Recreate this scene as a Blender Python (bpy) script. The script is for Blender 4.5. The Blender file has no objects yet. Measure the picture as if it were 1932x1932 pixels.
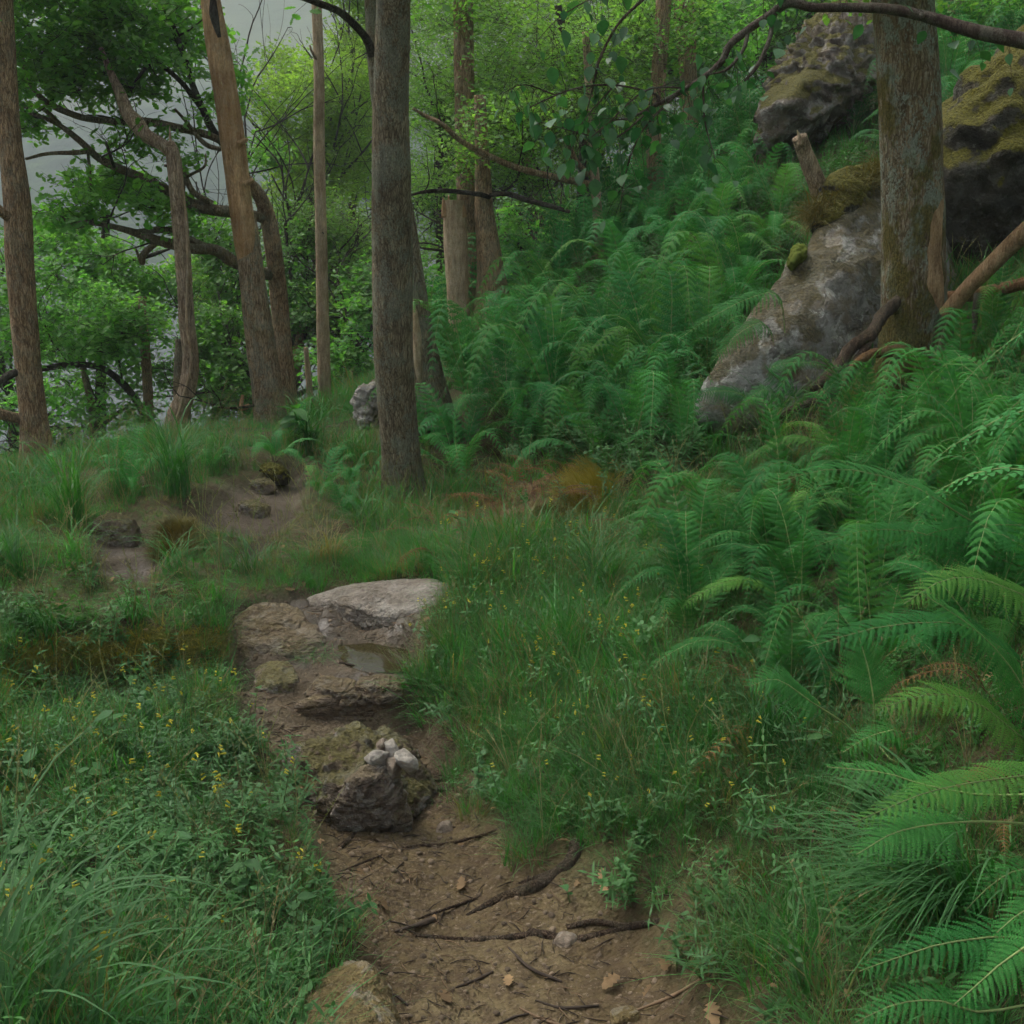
import bpy, bmesh, math, random
import numpy as np
from mathutils import Vector, Matrix
from mathutils.geometry import tessellate_polygon
R = math.radians
rnd = random.Random(7)
nr = np.random.default_rng(7)
sc = bpy.context.scene
COL = sc.collection

# ------------------------------------------------------------------ camera, sky, sun, exposure
EYE = np.array([0.0, 0.0, 1.6]); PITCH = R(14.0); FPX = 2067.0        # FPX: focal length in 1932nds of the frame
cam = bpy.data.cameras.new('camera'); camo = bpy.data.objects.new('camera', cam); COL.objects.link(camo)
camo.location = EYE; camo.rotation_euler = (math.pi/2 - PITCH, 0, 0)
cam.sensor_fit = 'HORIZONTAL'; cam.sensor_width = 36; cam.lens = 36*FPX/1932; cam.clip_end = 5000; cam.clip_start = .05
cam.dof.use_dof = False
sc.camera = camo
W = bpy.data.worlds.new('World'); sc.world = W; W.use_nodes = True
wn = W.node_tree.nodes; wl = W.node_tree.links; bg = wn['Background']
SUN_EL, SUN_AZ = R(58), R(-60)       # azimuth from +Y, negative = left
sky = wn.new('ShaderNodeTexSky'); sky.sky_type = 'NISHITA'; sky.sun_disc = False
sky.sun_elevation = SUN_EL; sky.sun_rotation = SUN_AZ; sky.air_density = 1.0; sky.dust_density = 6.0; sky.ozone_density = 1.0
hs = wn.new('ShaderNodeHueSaturation'); hs.inputs['Saturation'].default_value = .38
wl.new(sky.outputs[0], hs.inputs['Color']); wl.new(hs.outputs[0], bg.inputs[0]); bg.inputs[1].default_value = .12
sun = bpy.data.lights.new('sun', 'SUN'); sun.energy = 1.1; sun.angle = R(14); sun.color = (1.0, .95, .86)
suno = bpy.data.objects.new('sun', sun); COL.objects.link(suno)
sd = Vector((math.sin(SUN_AZ)*math.cos(SUN_EL), math.cos(SUN_AZ)*math.cos(SUN_EL), math.sin(SUN_EL)))
suno.rotation_euler = sd.to_track_quat('Z', 'Y').to_euler(); suno.location = (0, 0, 30)
vs = sc.view_settings; sc.display_settings.display_device = 'sRGB'
vs.view_transform = 'Standard'; vs.look = 'None'; vs.gamma = 1; vs.use_curve_mapping = False; vs.exposure = 1.1
cy = sc.cycles; cy.use_denoising = True; cy.max_bounces = 6; cy.diffuse_bounces = 3; cy.glossy_bounces = 2
cy.use_adaptive_sampling = True; cy.adaptive_threshold = .09; cy.adaptive_min_samples = 16
cy.transmission_bounces = 4; cy.volume_bounces = 0; cy.transparent_max_bounces = 6; cy.caustics_reflective = False; cy.caustics_refractive = False

# ------------------------------------------------------------------ camera geometry used only to measure the place
sp, cp = math.sin(PITCH), math.cos(PITCH)
def ray(u, v):
    cx = (np.asarray(u, float)-966)/FPX; c_y = (966-np.asarray(v, float))/FPX
    return cx, cp + c_y*sp, -sp + c_y*cp
def P(u, v, Y):
    a, b, c = ray(u, v); t = Y/b
    return Vector((a*t, Y, EYE[2]+c*t))
def px(n, Y): return n*Y/FPX
def project(x, y, z):
    zz = np.asarray(z)-EYE[2]; d = y*cp - zz*sp; h = y*sp + zz*cp
    d = np.where(d < .05, .05, d)
    return 966 + FPX*x/d, 966 - FPX*h/d

# ------------------------------------------------------------------ noise
def _hash(ix, iy, iz, s):
    h = (ix*374761393 + iy*668265263 + iz*2147483647 + s*1274126177) & 0xffffffff
    h = ((h ^ (h >> 13))*1274126177) & 0xffffffff
    h = h ^ (h >> 16)
    return (h & 0xffffff)/float(0xffffff)*2-1
def vnoise(p, s=0):
    p = np.asarray(p, float); i = np.floor(p).astype(np.int64); f = p-i; f = f*f*f*(f*(f*6-15)+10)
    x, y, z = i[:, 0], i[:, 1], i[:, 2]; fx, fy, fz = f[:, 0], f[:, 1], f[:, 2]
    r = 0
    for dx in (0, 1):
        wx = fx if dx else 1-fx
        for dy in (0, 1):
            wy = fy if dy else 1-fy
            for dz in (0, 1):
                wz = fz if dz else 1-fz
                r = r + _hash(x+dx, y+dy, z+dz, s)*wx*wy*wz
    return r
def fbm(p, o=4, s=0, rough=.5):
    p = np.asarray(p, float); a, t, f = 1., 0., 1.
    for k in range(o):
        t = t + a*vnoise(p*f+k*17.3, s+k); a *= rough; f *= 2.03
    return t
def ridged(p, o=4, s=0):
    p = np.asarray(p, float); a, t, f = 1., 0., 1.
    for k in range(o):
        t = t + a*(1-2*np.abs(vnoise(p*f+k*11.7, s+k))); a *= .5; f *= 2.1
    return t
def sstep(a, b, x):
    t = np.clip((x-a)/(b-a), 0, 1); return t*t*(3-2*t)

# ------------------------------------------------------------------ terrain base: thin plate spline through measured ground points
GP = [(900,1932,1.95),(900,1750,2.32),(850,1600,2.65),(750,1500,3.0),(850,1420,3.3),(830,1350,3.5),(700,1280,3.75),(700,1230,3.9),
 (740,1160,4.2),(720,1100,4.6),(600,1080,4.7),(500,1050,4.85),(400,1000,5.1),(450,920,5.75),(500,870,6.4),(530,818,7.6),(770,965,6.3),(75,905,6.6),
 (200,1190,3.9),(0,1240,3.6),(430,1150,4.2),(100,1560,2.75),(300,1500,2.9),(300,1932,1.75),(0,1932,1.68),(560,1750,2.2),(600,1600,2.5),
 (1250,1720,2.3),(1300,1550,2.55),(1500,1640,2.28),(1930,1932,1.6),(1500,1932,1.8),(1300,1300,3.1),(1000,1300,3.4),(1500,1330,2.9),(1900,1300,2.5),
 (1100,1100,4.3),(1500,1100,3.8),(1900,1100,3.3),(1000,950,5.5),(1300,960,4.9),(1700,930,4.4),(1100,800,6.8),(1310,810,5.8),(1715,740,5.8),(1930,720,5.6),
 (900,655,9.5),(870,660,10),(940,625,10),(1200,620,8.5),(1400,470,9),(1300,345,12.3),(1240,415,11),(1500,270,12.5),(1700,170,13),(1150,510,10),(1000,540,12),(340,838,7.6),(610,775,10.5),(250,850,7.4),(510,835,9.1),(338,860,9.0)]
GX = [(-6,11,-1.1),(-10,18,-3.4),(-15,30,-5.4),(-8,28,-4.9),(-2.6,13,-.9),(-5,20,-3.2),(-3,30,-4.5),(0,14,.35),(2,20,1.6),(4,18,2.8),(8,16,4.9),(12,14,7),(10,8,4.2),
 (6,4,2.2),(3,2,.95),(5,0,1.6),(-3,2,.12),(-5,4,-.15),(-8,6,-1.3),(0,-3,0),(-4,-3,-.5),(5,-4,1.5),(-60,0,-13),(-60,60,-16),(60,60,30),(60,-10,32),(0,90,-3),
 (0,-12,0),(30,30,14),(30,0,15),(-30,20,-8),(-30,-10,-7),(-30,60,-10),(20,70,8),(0,0,.02),(8,35,5),(0,50,-1.5),(-1,1,.2),(1.2,.6,.3)]
cp_pts = [tuple(P(*g)) for g in GP] + GX
cp_pts = np.array(cp_pts)
def tps_fit(pt):
    n = len(pt); d = np.hypot(pt[:, None, 0]-pt[None, :, 0], pt[:, None, 1]-pt[None, :, 1])
    K = np.where(d > 0, d*d*np.log(d+1e-9), 0) + np.eye(n)*.02
    Q = np.c_[np.ones(n), pt[:, :2]]
    A = np.zeros((n+3, n+3)); A[:n, :n] = K; A[:n, n:] = Q; A[n:, :n] = Q.T
    return np.linalg.solve(A, np.r_[pt[:, 2], 0, 0, 0])
TW = tps_fit(cp_pts)
def zbase(x, y):
    x = np.atleast_1d(np.asarray(x, float)); y = np.atleast_1d(np.asarray(y, float)); out = np.empty(x.size)
    xf, yf = x.ravel(), y.ravel()
    for s in range(0, xf.size, 40000):
        d = np.hypot(xf[s:s+40000, None]-cp_pts[None, :, 0], yf[s:s+40000, None]-cp_pts[None, :, 1])
        out[s:s+40000] = np.where(d > 0, d*d*np.log(d+1e-9), 0)@TW[:-3] + TW[-3] + TW[-2]*xf[s:s+40000] + TW[-1]*yf[s:s+40000]
    return out.reshape(x.shape)
TS = np.concatenate([np.linspace(1.0, 14, 2600), np.linspace(14, 70, 1200)])
def hitfn(H, u, v):
    a, b, c = ray(u, v); n = math.sqrt(a*a+b*b+c*c); a, b, c = a/n, b/n, c/n
    z = H(a*TS, b*TS); rz = EYE[2]+c*TS; k = np.argmax(rz < z)
    if rz[k] >= z[k]: k = len(TS)-1
    return np.array([a*TS[k], b*TS[k], z[k]])
def world_poly(pp): return np.array([hitfn(zbase, u, v)[:2] for u, v in pp])
def sdf_poly(poly, x, y):                                  # positive inside, metres
    shp = x.shape; x = x.ravel(); y = y.ravel(); ins = np.zeros(x.size, bool); dm = np.full(x.size, 1e9); n = len(poly)
    for i in range(n):
        x1, y1 = poly[i]; x2, y2 = poly[(i+1) % n]
        c = ((y1 > y) != (y2 > y)) & (x < (x2-x1)*(y-y1)/((y2-y1)+1e-12)+x1); ins ^= c
        dx, dy = x2-x1, y2-y1; t = np.clip(((x-x1)*dx+(y-y1)*dy)/(dx*dx+dy*dy+1e-12), 0, 1)
        dm = np.minimum(dm, np.hypot(x-x1-t*dx, y-y1-t*dy))
    return np.where(ins, dm, -dm).reshape(shp)
PATHS = [world_poly([(600,1990),(640,1850),(660,1760),(650,1690),(620,1600),(580,1500),(520,1420),(430,1350),(440,1260),(430,1140),(560,1105),(700,1092),(870,1088),(850,1130),(780,1170),(755,1230),(760,1290),(840,1330),(850,1400),(880,1500),(960,1575),(1080,1620),(1180,1700),(1240,1790),(1400,1932),(1500,2060),(1000,2400),(700,2300)]),
 world_poly([(320,985),(400,930),(490,895),(575,880),(570,960),(520,1000),(430,1000)]),
 world_poly([(175,985),(260,965),(310,1040),(270,1100),(190,1085)]), world_poly([(430,1030),(500,1000),(520,1025),(450,1055)])]
POOL = world_poly([(645,1186),(700,1180),(760,1192),(775,1228),(755,1246),(700,1250),(672,1240),(650,1215)])
HOLLOW = world_poly([(0,1262),(100,1225),(210,1212),(430,1172),(500,1200),(440,1290),(380,1330),(250,1360),(100,1360),(0,1400)])
BARE = world_poly([(830,1010),(900,930),(1050,890),(1130,920),(1140,1000),(1010,1040),(860,1080)])   # rusty open bank
def ysamp():
    a = np.sinh(np.linspace(-2.6, 5.0, 640)); a = a/np.sinh(5.0)*98; return a+3.0
def xsamp():
    a = np.sinh(np.linspace(-4.6, 4.6, 560)); return a/np.sinh(4.6)*70+.1
GXs, GYs = xsamp(), ysamp()
gx, gy = np.meshgrid(GXs, GYs)
gz = zbase(gx, gy)
sd_path = np.maximum.reduce([sdf_poly(p, gx, gy) for p in PATHS])
wig = fbm(np.c_[gx.ravel()*6, gy.ravel()*6, 0*gx.ravel()], 3, 5).reshape(gx.shape)*.035
near = sstep(22, 8, np.hypot(gx, gy))
wpath = sstep(-.07, .05, sd_path+wig)*1.0
sd_pool = sdf_poly(POOL, gx, gy); sd_hol = sdf_poly(HOLLOW, gx, gy); sd_bare = sdf_poly(BARE, gx, gy)
q = np.c_[gx.ravel(), gy.ravel(), 0*gx.ravel()]
N1 = fbm(q*.9, 3, 11).reshape(gx.shape); N2 = fbm(q*5, 4, 12).reshape(gx.shape); N3 = ridged(q*13, 4, 13).reshape(gx.shape); N4 = fbm(q*38, 3, 14).reshape(gx.shape)
gz = gz + N1*.05*(1-wpath)*sstep(-3, 3, gy+2) + N1*.02*wpath
gz -= wpath*.075*near
gz += near*(1-wpath)*(.028*N2+.006*N4)
stp = sstep(3.2, 3.5, gy)*sstep(5.0, 4.6, gy)*wpath
gz += stp*.030*np.round(1.6*(N2+.7*N1))/1.6
gz += near*wpath*(.014*N2 + .007*N3 + .0045*N4)
gz -= sstep(-.03, .07, sd_hol)*.15*near
poolc = POOL.mean(0); 
zpool = float(zbase(poolc[0], poolc[1])[0]) - .062
rim = sstep(-.22, -.07, sd_pool); gz = gz*(1-rim) + np.maximum(gz, zpool+.012+.01*N2)*rim
k_ = sstep(-.07, .01, sd_pool+wig*.8); gz = gz*(1-k_) + (zpool-.03+.012*N2)*k_
def zf(x, y):
    x = np.atleast_1d(np.asarray(x, float)); y = np.atleast_1d(np.asarray(y, float))
    i = np.clip(np.searchsorted(GXs, x)-1, 0, len(GXs)-2); j = np.clip(np.searchsorted(GYs, y)-1, 0, len(GYs)-2)
    tx = np.clip((x-GXs[i])/(GXs[i+1]-GXs[i]), 0, 1); ty = np.clip((y-GYs[j])/(GYs[j+1]-GYs[j]), 0, 1)
    return (gz[j, i]*(1-tx)+gz[j, i+1]*tx)*(1-ty)+(gz[j+1, i]*(1-tx)+gz[j+1, i+1]*tx)*ty
def zat(x, y): return float(zf(x, y)[0])
def hit(u, v): return Vector(hitfn(zf, u, v))
def gnormal(x, y, e=.05):
    dx = (zf(np.asarray(x)+e, y)-zf(np.asarray(x)-e, y))/(2*e); dy = (zf(x, np.asarray(y)+e)-zf(x, np.asarray(y)-e))/(2*e)
    n = np.stack([-dx, -dy, np.ones_like(dx)], -1); return n/np.linalg.norm(n, axis=-1, keepdims=True)

# ------------------------------------------------------------------ materials
def new_mat(name):
    m = bpy.data.materials.new(name); m.use_nodes = True; nt = m.node_tree
    for n in list(nt.nodes): nt.nodes.remove(n)
    return m, nt
class NB:
    def __init__(s, nt): s.nt = nt; s.N = nt.nodes; s.L = nt.links
    def n(s, t, **k):
        x = s.N.new('ShaderNode'+t)
        for a, b in k.items(): setattr(x, a, b)
        return x
    def put(s, sock, val):
        if val is None: return
        if isinstance(val, bpy.types.NodeSocket): s.L.new(val, sock)
        elif isinstance(val, (tuple, list)) and len(val) == 3 and sock.type == 'RGBA': sock.default_value = (*val, 1)
        else: sock.default_value = val
    def obj(s): return s.n('TexCoord').outputs['Object']
    def pos(s): return s.n('NewGeometry').outputs['Position']
    def nrm(s): return s.n('NewGeometry').outputs['Normal']
    def map(s, v, scale=(1, 1, 1), loc=(0, 0, 0), rot=(0, 0, 0)):
        m = s.n('Mapping'); s.put(m.inputs[0], v); m.inputs['Scale'].default_value = scale; m.inputs['Location'].default_value = loc; m.inputs['Rotation'].default_value = rot
        return m.outputs[0]
    def noise(s, v, scale, detail=4, rough=.55, dist=0):
        n = s.n('TexNoise'); s.put(n.inputs['Vector'], v); n.inputs['Scale'].default_value = scale; n.inputs['Detail'].default_value = detail
        n.inputs['Roughness'].default_value = rough; n.inputs['Distortion'].default_value = dist; return n.outputs[0]
    def voro(s, v, scale, feature='F1', out=0, rand=1.0):
        n = s.n('TexVoronoi', feature=feature); s.put(n.inputs['Vector'], v); n.inputs['Scale'].default_value = scale; n.inputs['Randomness'].default_value = rand; return n.outputs[out]
    def ramp(s, f, stops, interp='LINEAR'):
        r = s.n('ValToRGB'); s.put(r.inputs[0], f); e = r.color_ramp.elements; r.color_ramp.interpolation = interp
        while len(e) < len(stops): e.new(.5)
        for k, (p, c) in enumerate(stops):
            e[k].position = p; e[k].color = (*c, 1) if isinstance(c, (tuple, list)) else (c, c, c, 1)
        return r.outputs[0]
    def mix(s, f, a, b, blend='MIX'):
        m = s.n('Mix', data_type='RGBA', blend_type=blend); s.put(m.inputs[0], f); s.put(m.inputs[6], a); s.put(m.inputs[7], b); return m.outputs[2]
    def math(s, op, a, b=None, c=None, clamp=False):
        m = s.n('Math', operation=op, use_clamp=clamp); s.put(m.inputs[0], a); s.put(m.inputs[1], b); s.put(m.inputs[2], c); return m.outputs[0]
    def sep(s, v, k):
        x = s.n('SeparateXYZ'); s.put(x.inputs[0], v); return x.outputs[k]
    def attr(s, name): return s.n('Attribute', attribute_name=name).outputs['Fac']
    def bump(s, h, strength=.5, dist=.01, nrm=None):
        b = s.n('Bump'); s.put(b.inputs['Height'], h); b.inputs['Strength'].default_value = strength; b.inputs['Distance'].default_value = dist
        if nrm is not None: s.put(b.inputs['Normal'], nrm)
        return b.outputs[0]
    def rand(s): return s.n('ObjectInfo').outputs['Random']
    def bsdf(s, col, rough=.8, nrm=None, spec=.3):
        b = s.n('BsdfPrincipled'); s.put(b.inputs['Base Color'], col); s.put(b.inputs['Roughness'], rough); s.put(b.inputs['Specular IOR Level'], spec)
        if nrm is not None: s.put(b.inputs['Normal'], nrm)
        return b.outputs[0]
    def out(s, sh): s.L.new(sh, s.n('OutputMaterial').inputs[0])
def leaf_mat(name, ca, cb, transl=.35, rough=.45, spec=.25, patch=.5, cc=None, cth=.72):
    m, nt = new_mat(name); b = NB(nt)
    r = b.rand()
    col = b.mix(r, ca, cb)
    big = b.ramp(b.noise(b.pos(), patch, 3), [(.35, .72), (.65, 1.25)])
    col = b.mix(1.0, col, big, 'MULTIPLY')
    if cc is not None: col = b.mix(b.ramp(b.math('FRACT', b.math('MULTIPLY', r, 37.7)), [(cth, 0.), (min(cth+.16, .999), 1.)]), col, cc)
    small = b.ramp(b.noise(b.obj(), 45, 2), [(.3, .82), (.7, 1.15)])
    col = b.mix(1.0, col, small, 'MULTIPLY')
    back = b.n('NewGeometry').outputs['Backfacing']
    col2 = b.mix(b.math('MULTIPLY', back, .35), col, (.12, .16, .10))
    p = b.bsdf(col2, rough, None, spec); t = b.n('BsdfTranslucent'); b.put(t.inputs[0], b.mix(1.0, col, (1.1, 1.25, .55), 'MULTIPLY'))
    mx = b.n('MixShader'); mx.inputs[0].default_value = transl; b.L.new(p, mx.inputs[1]); b.L.new(t.outputs[0], mx.inputs[2]); b.out(mx.outputs[0])
    return m
M = {}
M['grass'] = leaf_mat('grass_blade', (.048, .225, .044), (.10, .315, .068), .35, .5, .2, .8, (.27, .22, .09))
M['sedge'] = leaf_mat('broad_grass_blade', (.035, .165, .038), (.08, .235, .055), .3, .55, .15, 2)
M['fern'] = leaf_mat('fern_frond_green', (.028, .15, .036), (.06, .235, .052), .35, .6, .12, .7, (.11, .27, .045), .87)
M['farfern'] = leaf_mat('hillside_fern_green', (.04, .20, .055), (.08, .29, .08), .35, .55, .12, .5, (.13, .31, .06), .86)
M['deadfern'] = leaf_mat('rusty_dead_fern', (.17, .075, .025), (.25, .14, .05), .2, .7, .1, 2)
M['herb'] = leaf_mat('herb_leaf', (.04, .18, .038), (.085, .26, .055), .3, .5, .22, 1.5)
M['broad'] = leaf_mat('broad_leaf', (.04, .17, .04), (.08, .25, .055), .35, .55, .14, 2)
M['birch'] = leaf_mat('birch_leaf', (.03, .125, .05), (.08, .23, .075), .3, .4, .3, 2)
M['oak'] = leaf_mat('oak_leaf', (.12, .34, .06), (.22, .47, .085), .5, .5, .25, .35)
M['oakdark'] = leaf_mat('dark_oak_leaf', (.11, .32, .07), (.20, .44, .095), .5, .5, .25, .35)
M['bright'] = leaf_mat('sunlit_leaf', (.26, .46, .08), (.38, .56, .11), .5, .5, .2, .3)  # bright yellow-green is the leaves' own colour on these background trees
M['olive'] = leaf_mat('olive_leaf', (.15, .33, .07), (.25, .43, .10), .5, .5, .2, .4)
M['dryturf'] = leaf_mat('tawny_turf', (.15, .13, .04), (.24, .17, .05), .15, .9, .05, 3)
M['mossball'] = leaf_mat('yellow_green_moss', (.10, .125, .028), (.14, .16, .035), .05, .95, .02, 3)
M['moss'] = leaf_mat('golden_moss', (.32, .28, .04), (.45, .33, .05), .15, .9, .05, 3)
def plain(name, col, rough=.7, transl=0., var=.25):
    m, nt = new_mat(name); b = NB(nt)
    c = b.mix(1., b.mix(b.rand(), tuple(x*(1-var) for x in col), tuple(x*(1+var) for x in col)), b.ramp(b.noise(b.obj(), 30, 3), [(.3, .75), (.7, 1.2)]), 'MULTIPLY')
    s = b.bsdf(c, rough, b.bump(b.noise(b.obj(), 60, 3), .3, .002))
    if transl:
        t = b.n('BsdfTranslucent'); b.put(t.inputs[0], c); mx = b.n('MixShader'); mx.inputs[0].default_value = transl
        b.L.new(s, mx.inputs[1]); b.L.new(t.outputs[0], mx.inputs[2]); s = mx.outputs[0]
    b.out(s); return m
M['petal'] = plain('yellow_petal', (.62, .56, .06), .5, .35)
M['deadleaf'] = plain('dry_oak_leaf', (.24, .155, .075), .75, .15, .5)
M['stem'] = plain('green_stem', (.12, .17, .05), .6)
M['rachis'] = plain('frond_stalk', (.20, .27, .09), .5)
M['twig'] = plain('dark_twig', (.055, .04, .028), .8)
M['drytwig'] = plain('dry_twig', (.18, .12, .07), .8)

def ground_mat():
    m, nt = new_mat('woodland_ground'); b = NB(nt); p = b.pos(); path = b.attr('path'); mossa = b.attr('moss'); bare = b.attr('bare')
    n1 = b.noise(p, 3.2, 6, .6); n2 = b.noise(p, 22, 5, .65); n3 = b.noise(b.map(p, (1, 1, 1)), 95, 3, .6)
    soil = b.ramp(n1, [(.28, (.058, .040, .018)), (.5, (.128, .092, .042)), (.72, (.205, .158, .08))])
    soil = b.mix(b.ramp(n2, [(.42, 0.), (.62, .75)]), soil, (.075, .05, .028))
    peb = b.voro(p, 75, 'F1', 0); soil = b.mix(b.ramp(b.noise(p, 60, 2), [(.60, 0.), (.68, .45)]), soil, (.26, .20, .14))
    # the trail turns to wet grey mud beyond the steps
    gy_ = b.math('MULTIPLY', b.sep(p, 1), .1); grey = b.ramp(gy_, [(.31, 0.), (.40, 1.)])
    mud = b.ramp(n1, [(.3, (.05, .038, .025)), (.55, (.115, .092, .064)), (.75, (.20, .168, .128))])
    soil = b.mix(b.math('MULTIPLY', grey, .85), soil, mud)
    litter = b.ramp(n2, [(.3, (.04, .03, .015)), (.47, (.09, .065, .03)), (.58, (.055, .075, .02)), (.68, (.16, .11, .05)), (.8, (.07, .09, .03))])
    litter = b.mix(b.ramp(n1, [(.45, 0.), (.7, .6)]), litter, (.05, .10, .02))
    rust = b.ramp(n2, [(.3, (.08, .045, .02)), (.6, (.17, .09, .04)), (.8, (.20, .15, .06))])
    litter = b.mix(bare, litter, rust)
    mo = b.ramp(n2, [(.3, (.09, .11, .015)), (.55, (.20, .19, .025)), (.8, (.24, .14, .03))])
    litter = b.mix(mossa, litter, mo)
    col = b.mix(path, litter, soil)
    wet = b.ramp(b.noise(p, 4.5, 3), [(.48, 0.), (.60, 1.)]); wetm = b.math('MULTIPLY', b.attr('wet'), wet)
    col = b.mix(b.math('MULTIPLY', wetm, .5), col, (.03, .025, .02))
    rough = b.math('SUBTRACT', .9, b.math('MULTIPLY', wetm, .72))
    h = b.math('ADD', b.math('MULTIPLY', n2, 1.), b.math('ADD', b.math('MULTIPLY', n3, .35), b.math('MULTIPLY', peb, -.25)))
    h = b.math('MULTIPLY', h, b.math('SUBTRACT', 1., b.math('MULTIPLY', wetm, .7)))
    b.out(b.bsdf(col, rough, b.bump(h, 1.0, .022), .35)); return m
M['ground'] = ground_mat()
def rock_mat(name, base=((.12, .11, .10), (.24, .22, .20), (.36, .34, .31)), lichen=.5, moss=.5, warm=0., strata=(1, 1, 3.5), rot=(0, 0, 0), white=0., mossc=(.13, .12, .02), mth=.66, bs=1.):
    m, nt = new_mat(name); b = NB(nt); p = b.obj(); ps = b.map(p, strata, (0, 0, 0), rot)
    n1 = b.noise(ps, 4.5, 6, .62, .3); n2 = b.noise(p, 17, 5, .65); n3 = b.noise(p, 60, 3, .6)
    col = b.ramp(n1, [(.3, base[0]), (.5, base[1]), (.7, base[2])])
    col = b.mix(b.ramp(n3, [(.35, .35), (.6, 0.)]), col, (.04, .035, .03))
    # crustose lichen patches
    l1 = b.noise(p, 5.5, 5, .6, .6)
    col = b.mix(b.math('MULTIPLY', b.ramp(l1, [(.52, 0.), (.545, 1.)]), lichen), col, b.ramp(n2, [(.3, (.28, .27, .24)), (.7, (.44, .43, .39))]))
    l2 = b.noise(b.map(p, (1, 1, 1), (4, 2, 7)), 11, 5, .6, .4)
    col = b.mix(b.math('MULTIPLY', b.ramp(l2, [(.57, 0.), (.59, 1.)]), lichen*.9), col, (.50, .49, .44))
    col = b.mix(b.math('MULTIPLY', b.ramp(b.noise(b.map(p, (1, 1, 1), (9, 1, 2)), 5.5, 6, .7), [(.50, 0.), (.58, .8)]), max(lichen*.7, warm)), col, (.20, .15, .075))
    if white: col = b.mix(b.math('MULTIPLY', b.ramp(b.noise(b.map(p, (1, 1, 1), (3, 3, 1)), 3.2, 3), [(.5, 0.), (.56, 1.)]), white), col, (.62, .58, .54))
    up = b.sep(b.nrm(), 2)
    mk = b.math('ADD', b.math('MULTIPLY', up, .35), b.noise(p, 3.6, 5, .65))
    mm = b.math('MULTIPLY', b.ramp(mk, [(mth, 0.), (mth+.07, 1.)]), moss)
    mc = b.ramp(n3, [(.3, tuple(x*.35 for x in mossc)), (.6, mossc), (.8, (mossc[0]*1.6, mossc[1]*1.3, mossc[2]))])
    col = b.mix(mm, col, mc)
    h = b.math('ADD', b.math('MULTIPLY', n1, 1.4), b.math('ADD', b.math('MULTIPLY', n2, 1.3), b.math('MULTIPLY', n3, .6)))
    cr = b.ramp(b.voro(b.map(ps, (1, 1, 1.4)), 3.2, 'DISTANCE_TO_EDGE', 0), [(.0, 0.), (.035, 1.)])
    h = b.math('ADD', h, b.math('MULTIPLY', cr, .12))
    b.out(b.bsdf(col, .88, b.bump(h, 1.0, .035*bs), .25)); return m
M['boulder'] = rock_mat('lichen_boulder', ((.12, .112, .095), (.28, .265, .23), (.42, .40, .355)), .9, .75, .8, (1.2, 1.2, 1.6), (0, R(50), 0), .1, (.10, .08, .02), .64)
M['upper'] = rock_mat('pitted_boulder', ((.08, .065, .05), (.20, .165, .135), (.33, .29, .25)), .5, .9, .5, (1, 1, 1.2), mth=.6)
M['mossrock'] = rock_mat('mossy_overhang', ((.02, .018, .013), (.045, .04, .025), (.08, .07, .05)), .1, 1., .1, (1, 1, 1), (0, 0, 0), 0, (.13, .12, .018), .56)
M['ledge'] = rock_mat('brown_ledge_rock', ((.08, .055, .035), (.17, .125, .082), (.27, .21, .15)), .15, .2, .6, (.8, .8, 6))
M['slab'] = rock_mat('pale_worn_slab', ((.13, .105, .08), (.29, .25, .205), (.44, .395, .34)), .15, .05, .3, (1, 1, 2))
M['quartz'] = rock_mat('white_quartz', ((.20, .17, .13), (.42, .38, .33), (.58, .55, .49)), .1, .12, .35, (1, 1, 1), bs=.3)
M['stonebrown'] = rock_mat('brown_grey_rock', ((.09, .068, .05), (.20, .155, .12), (.32, .265, .215)), .25, .2, .5)
M['stone'] = rock_mat('path_stone', ((.13, .10, .07), (.25, .20, .15), (.36, .30, .23)), .15, .0, .3, bs=.3)
M['grit'] = plain('grit', (.16, .12, .08), .9, 0, .5)
M['whiterock'] = rock_mat('chalky_rock', ((.12, .10, .075), (.28, .24, .19), (.42, .38, .33)), .4, .45, .6, (1, 1, 1.5), (0, 0, 0), .6)
M['mound'] = rock_mat('earthy_rock', ((.085, .06, .04), (.19, .145, .10), (.31, .26, .20)), .3, .62, .5, (1, 1, 2.5), (0, R(30), 0), 0, (.105, .105, .015))
M['corner'] = rock_mat('ochre_rock', ((.10, .07, .03), (.22, .165, .075), (.33, .26, .14)), .25, .25, .6, (1, 1, 1), (0, 0, 0), 0, (.12, .09, .02))
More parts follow.
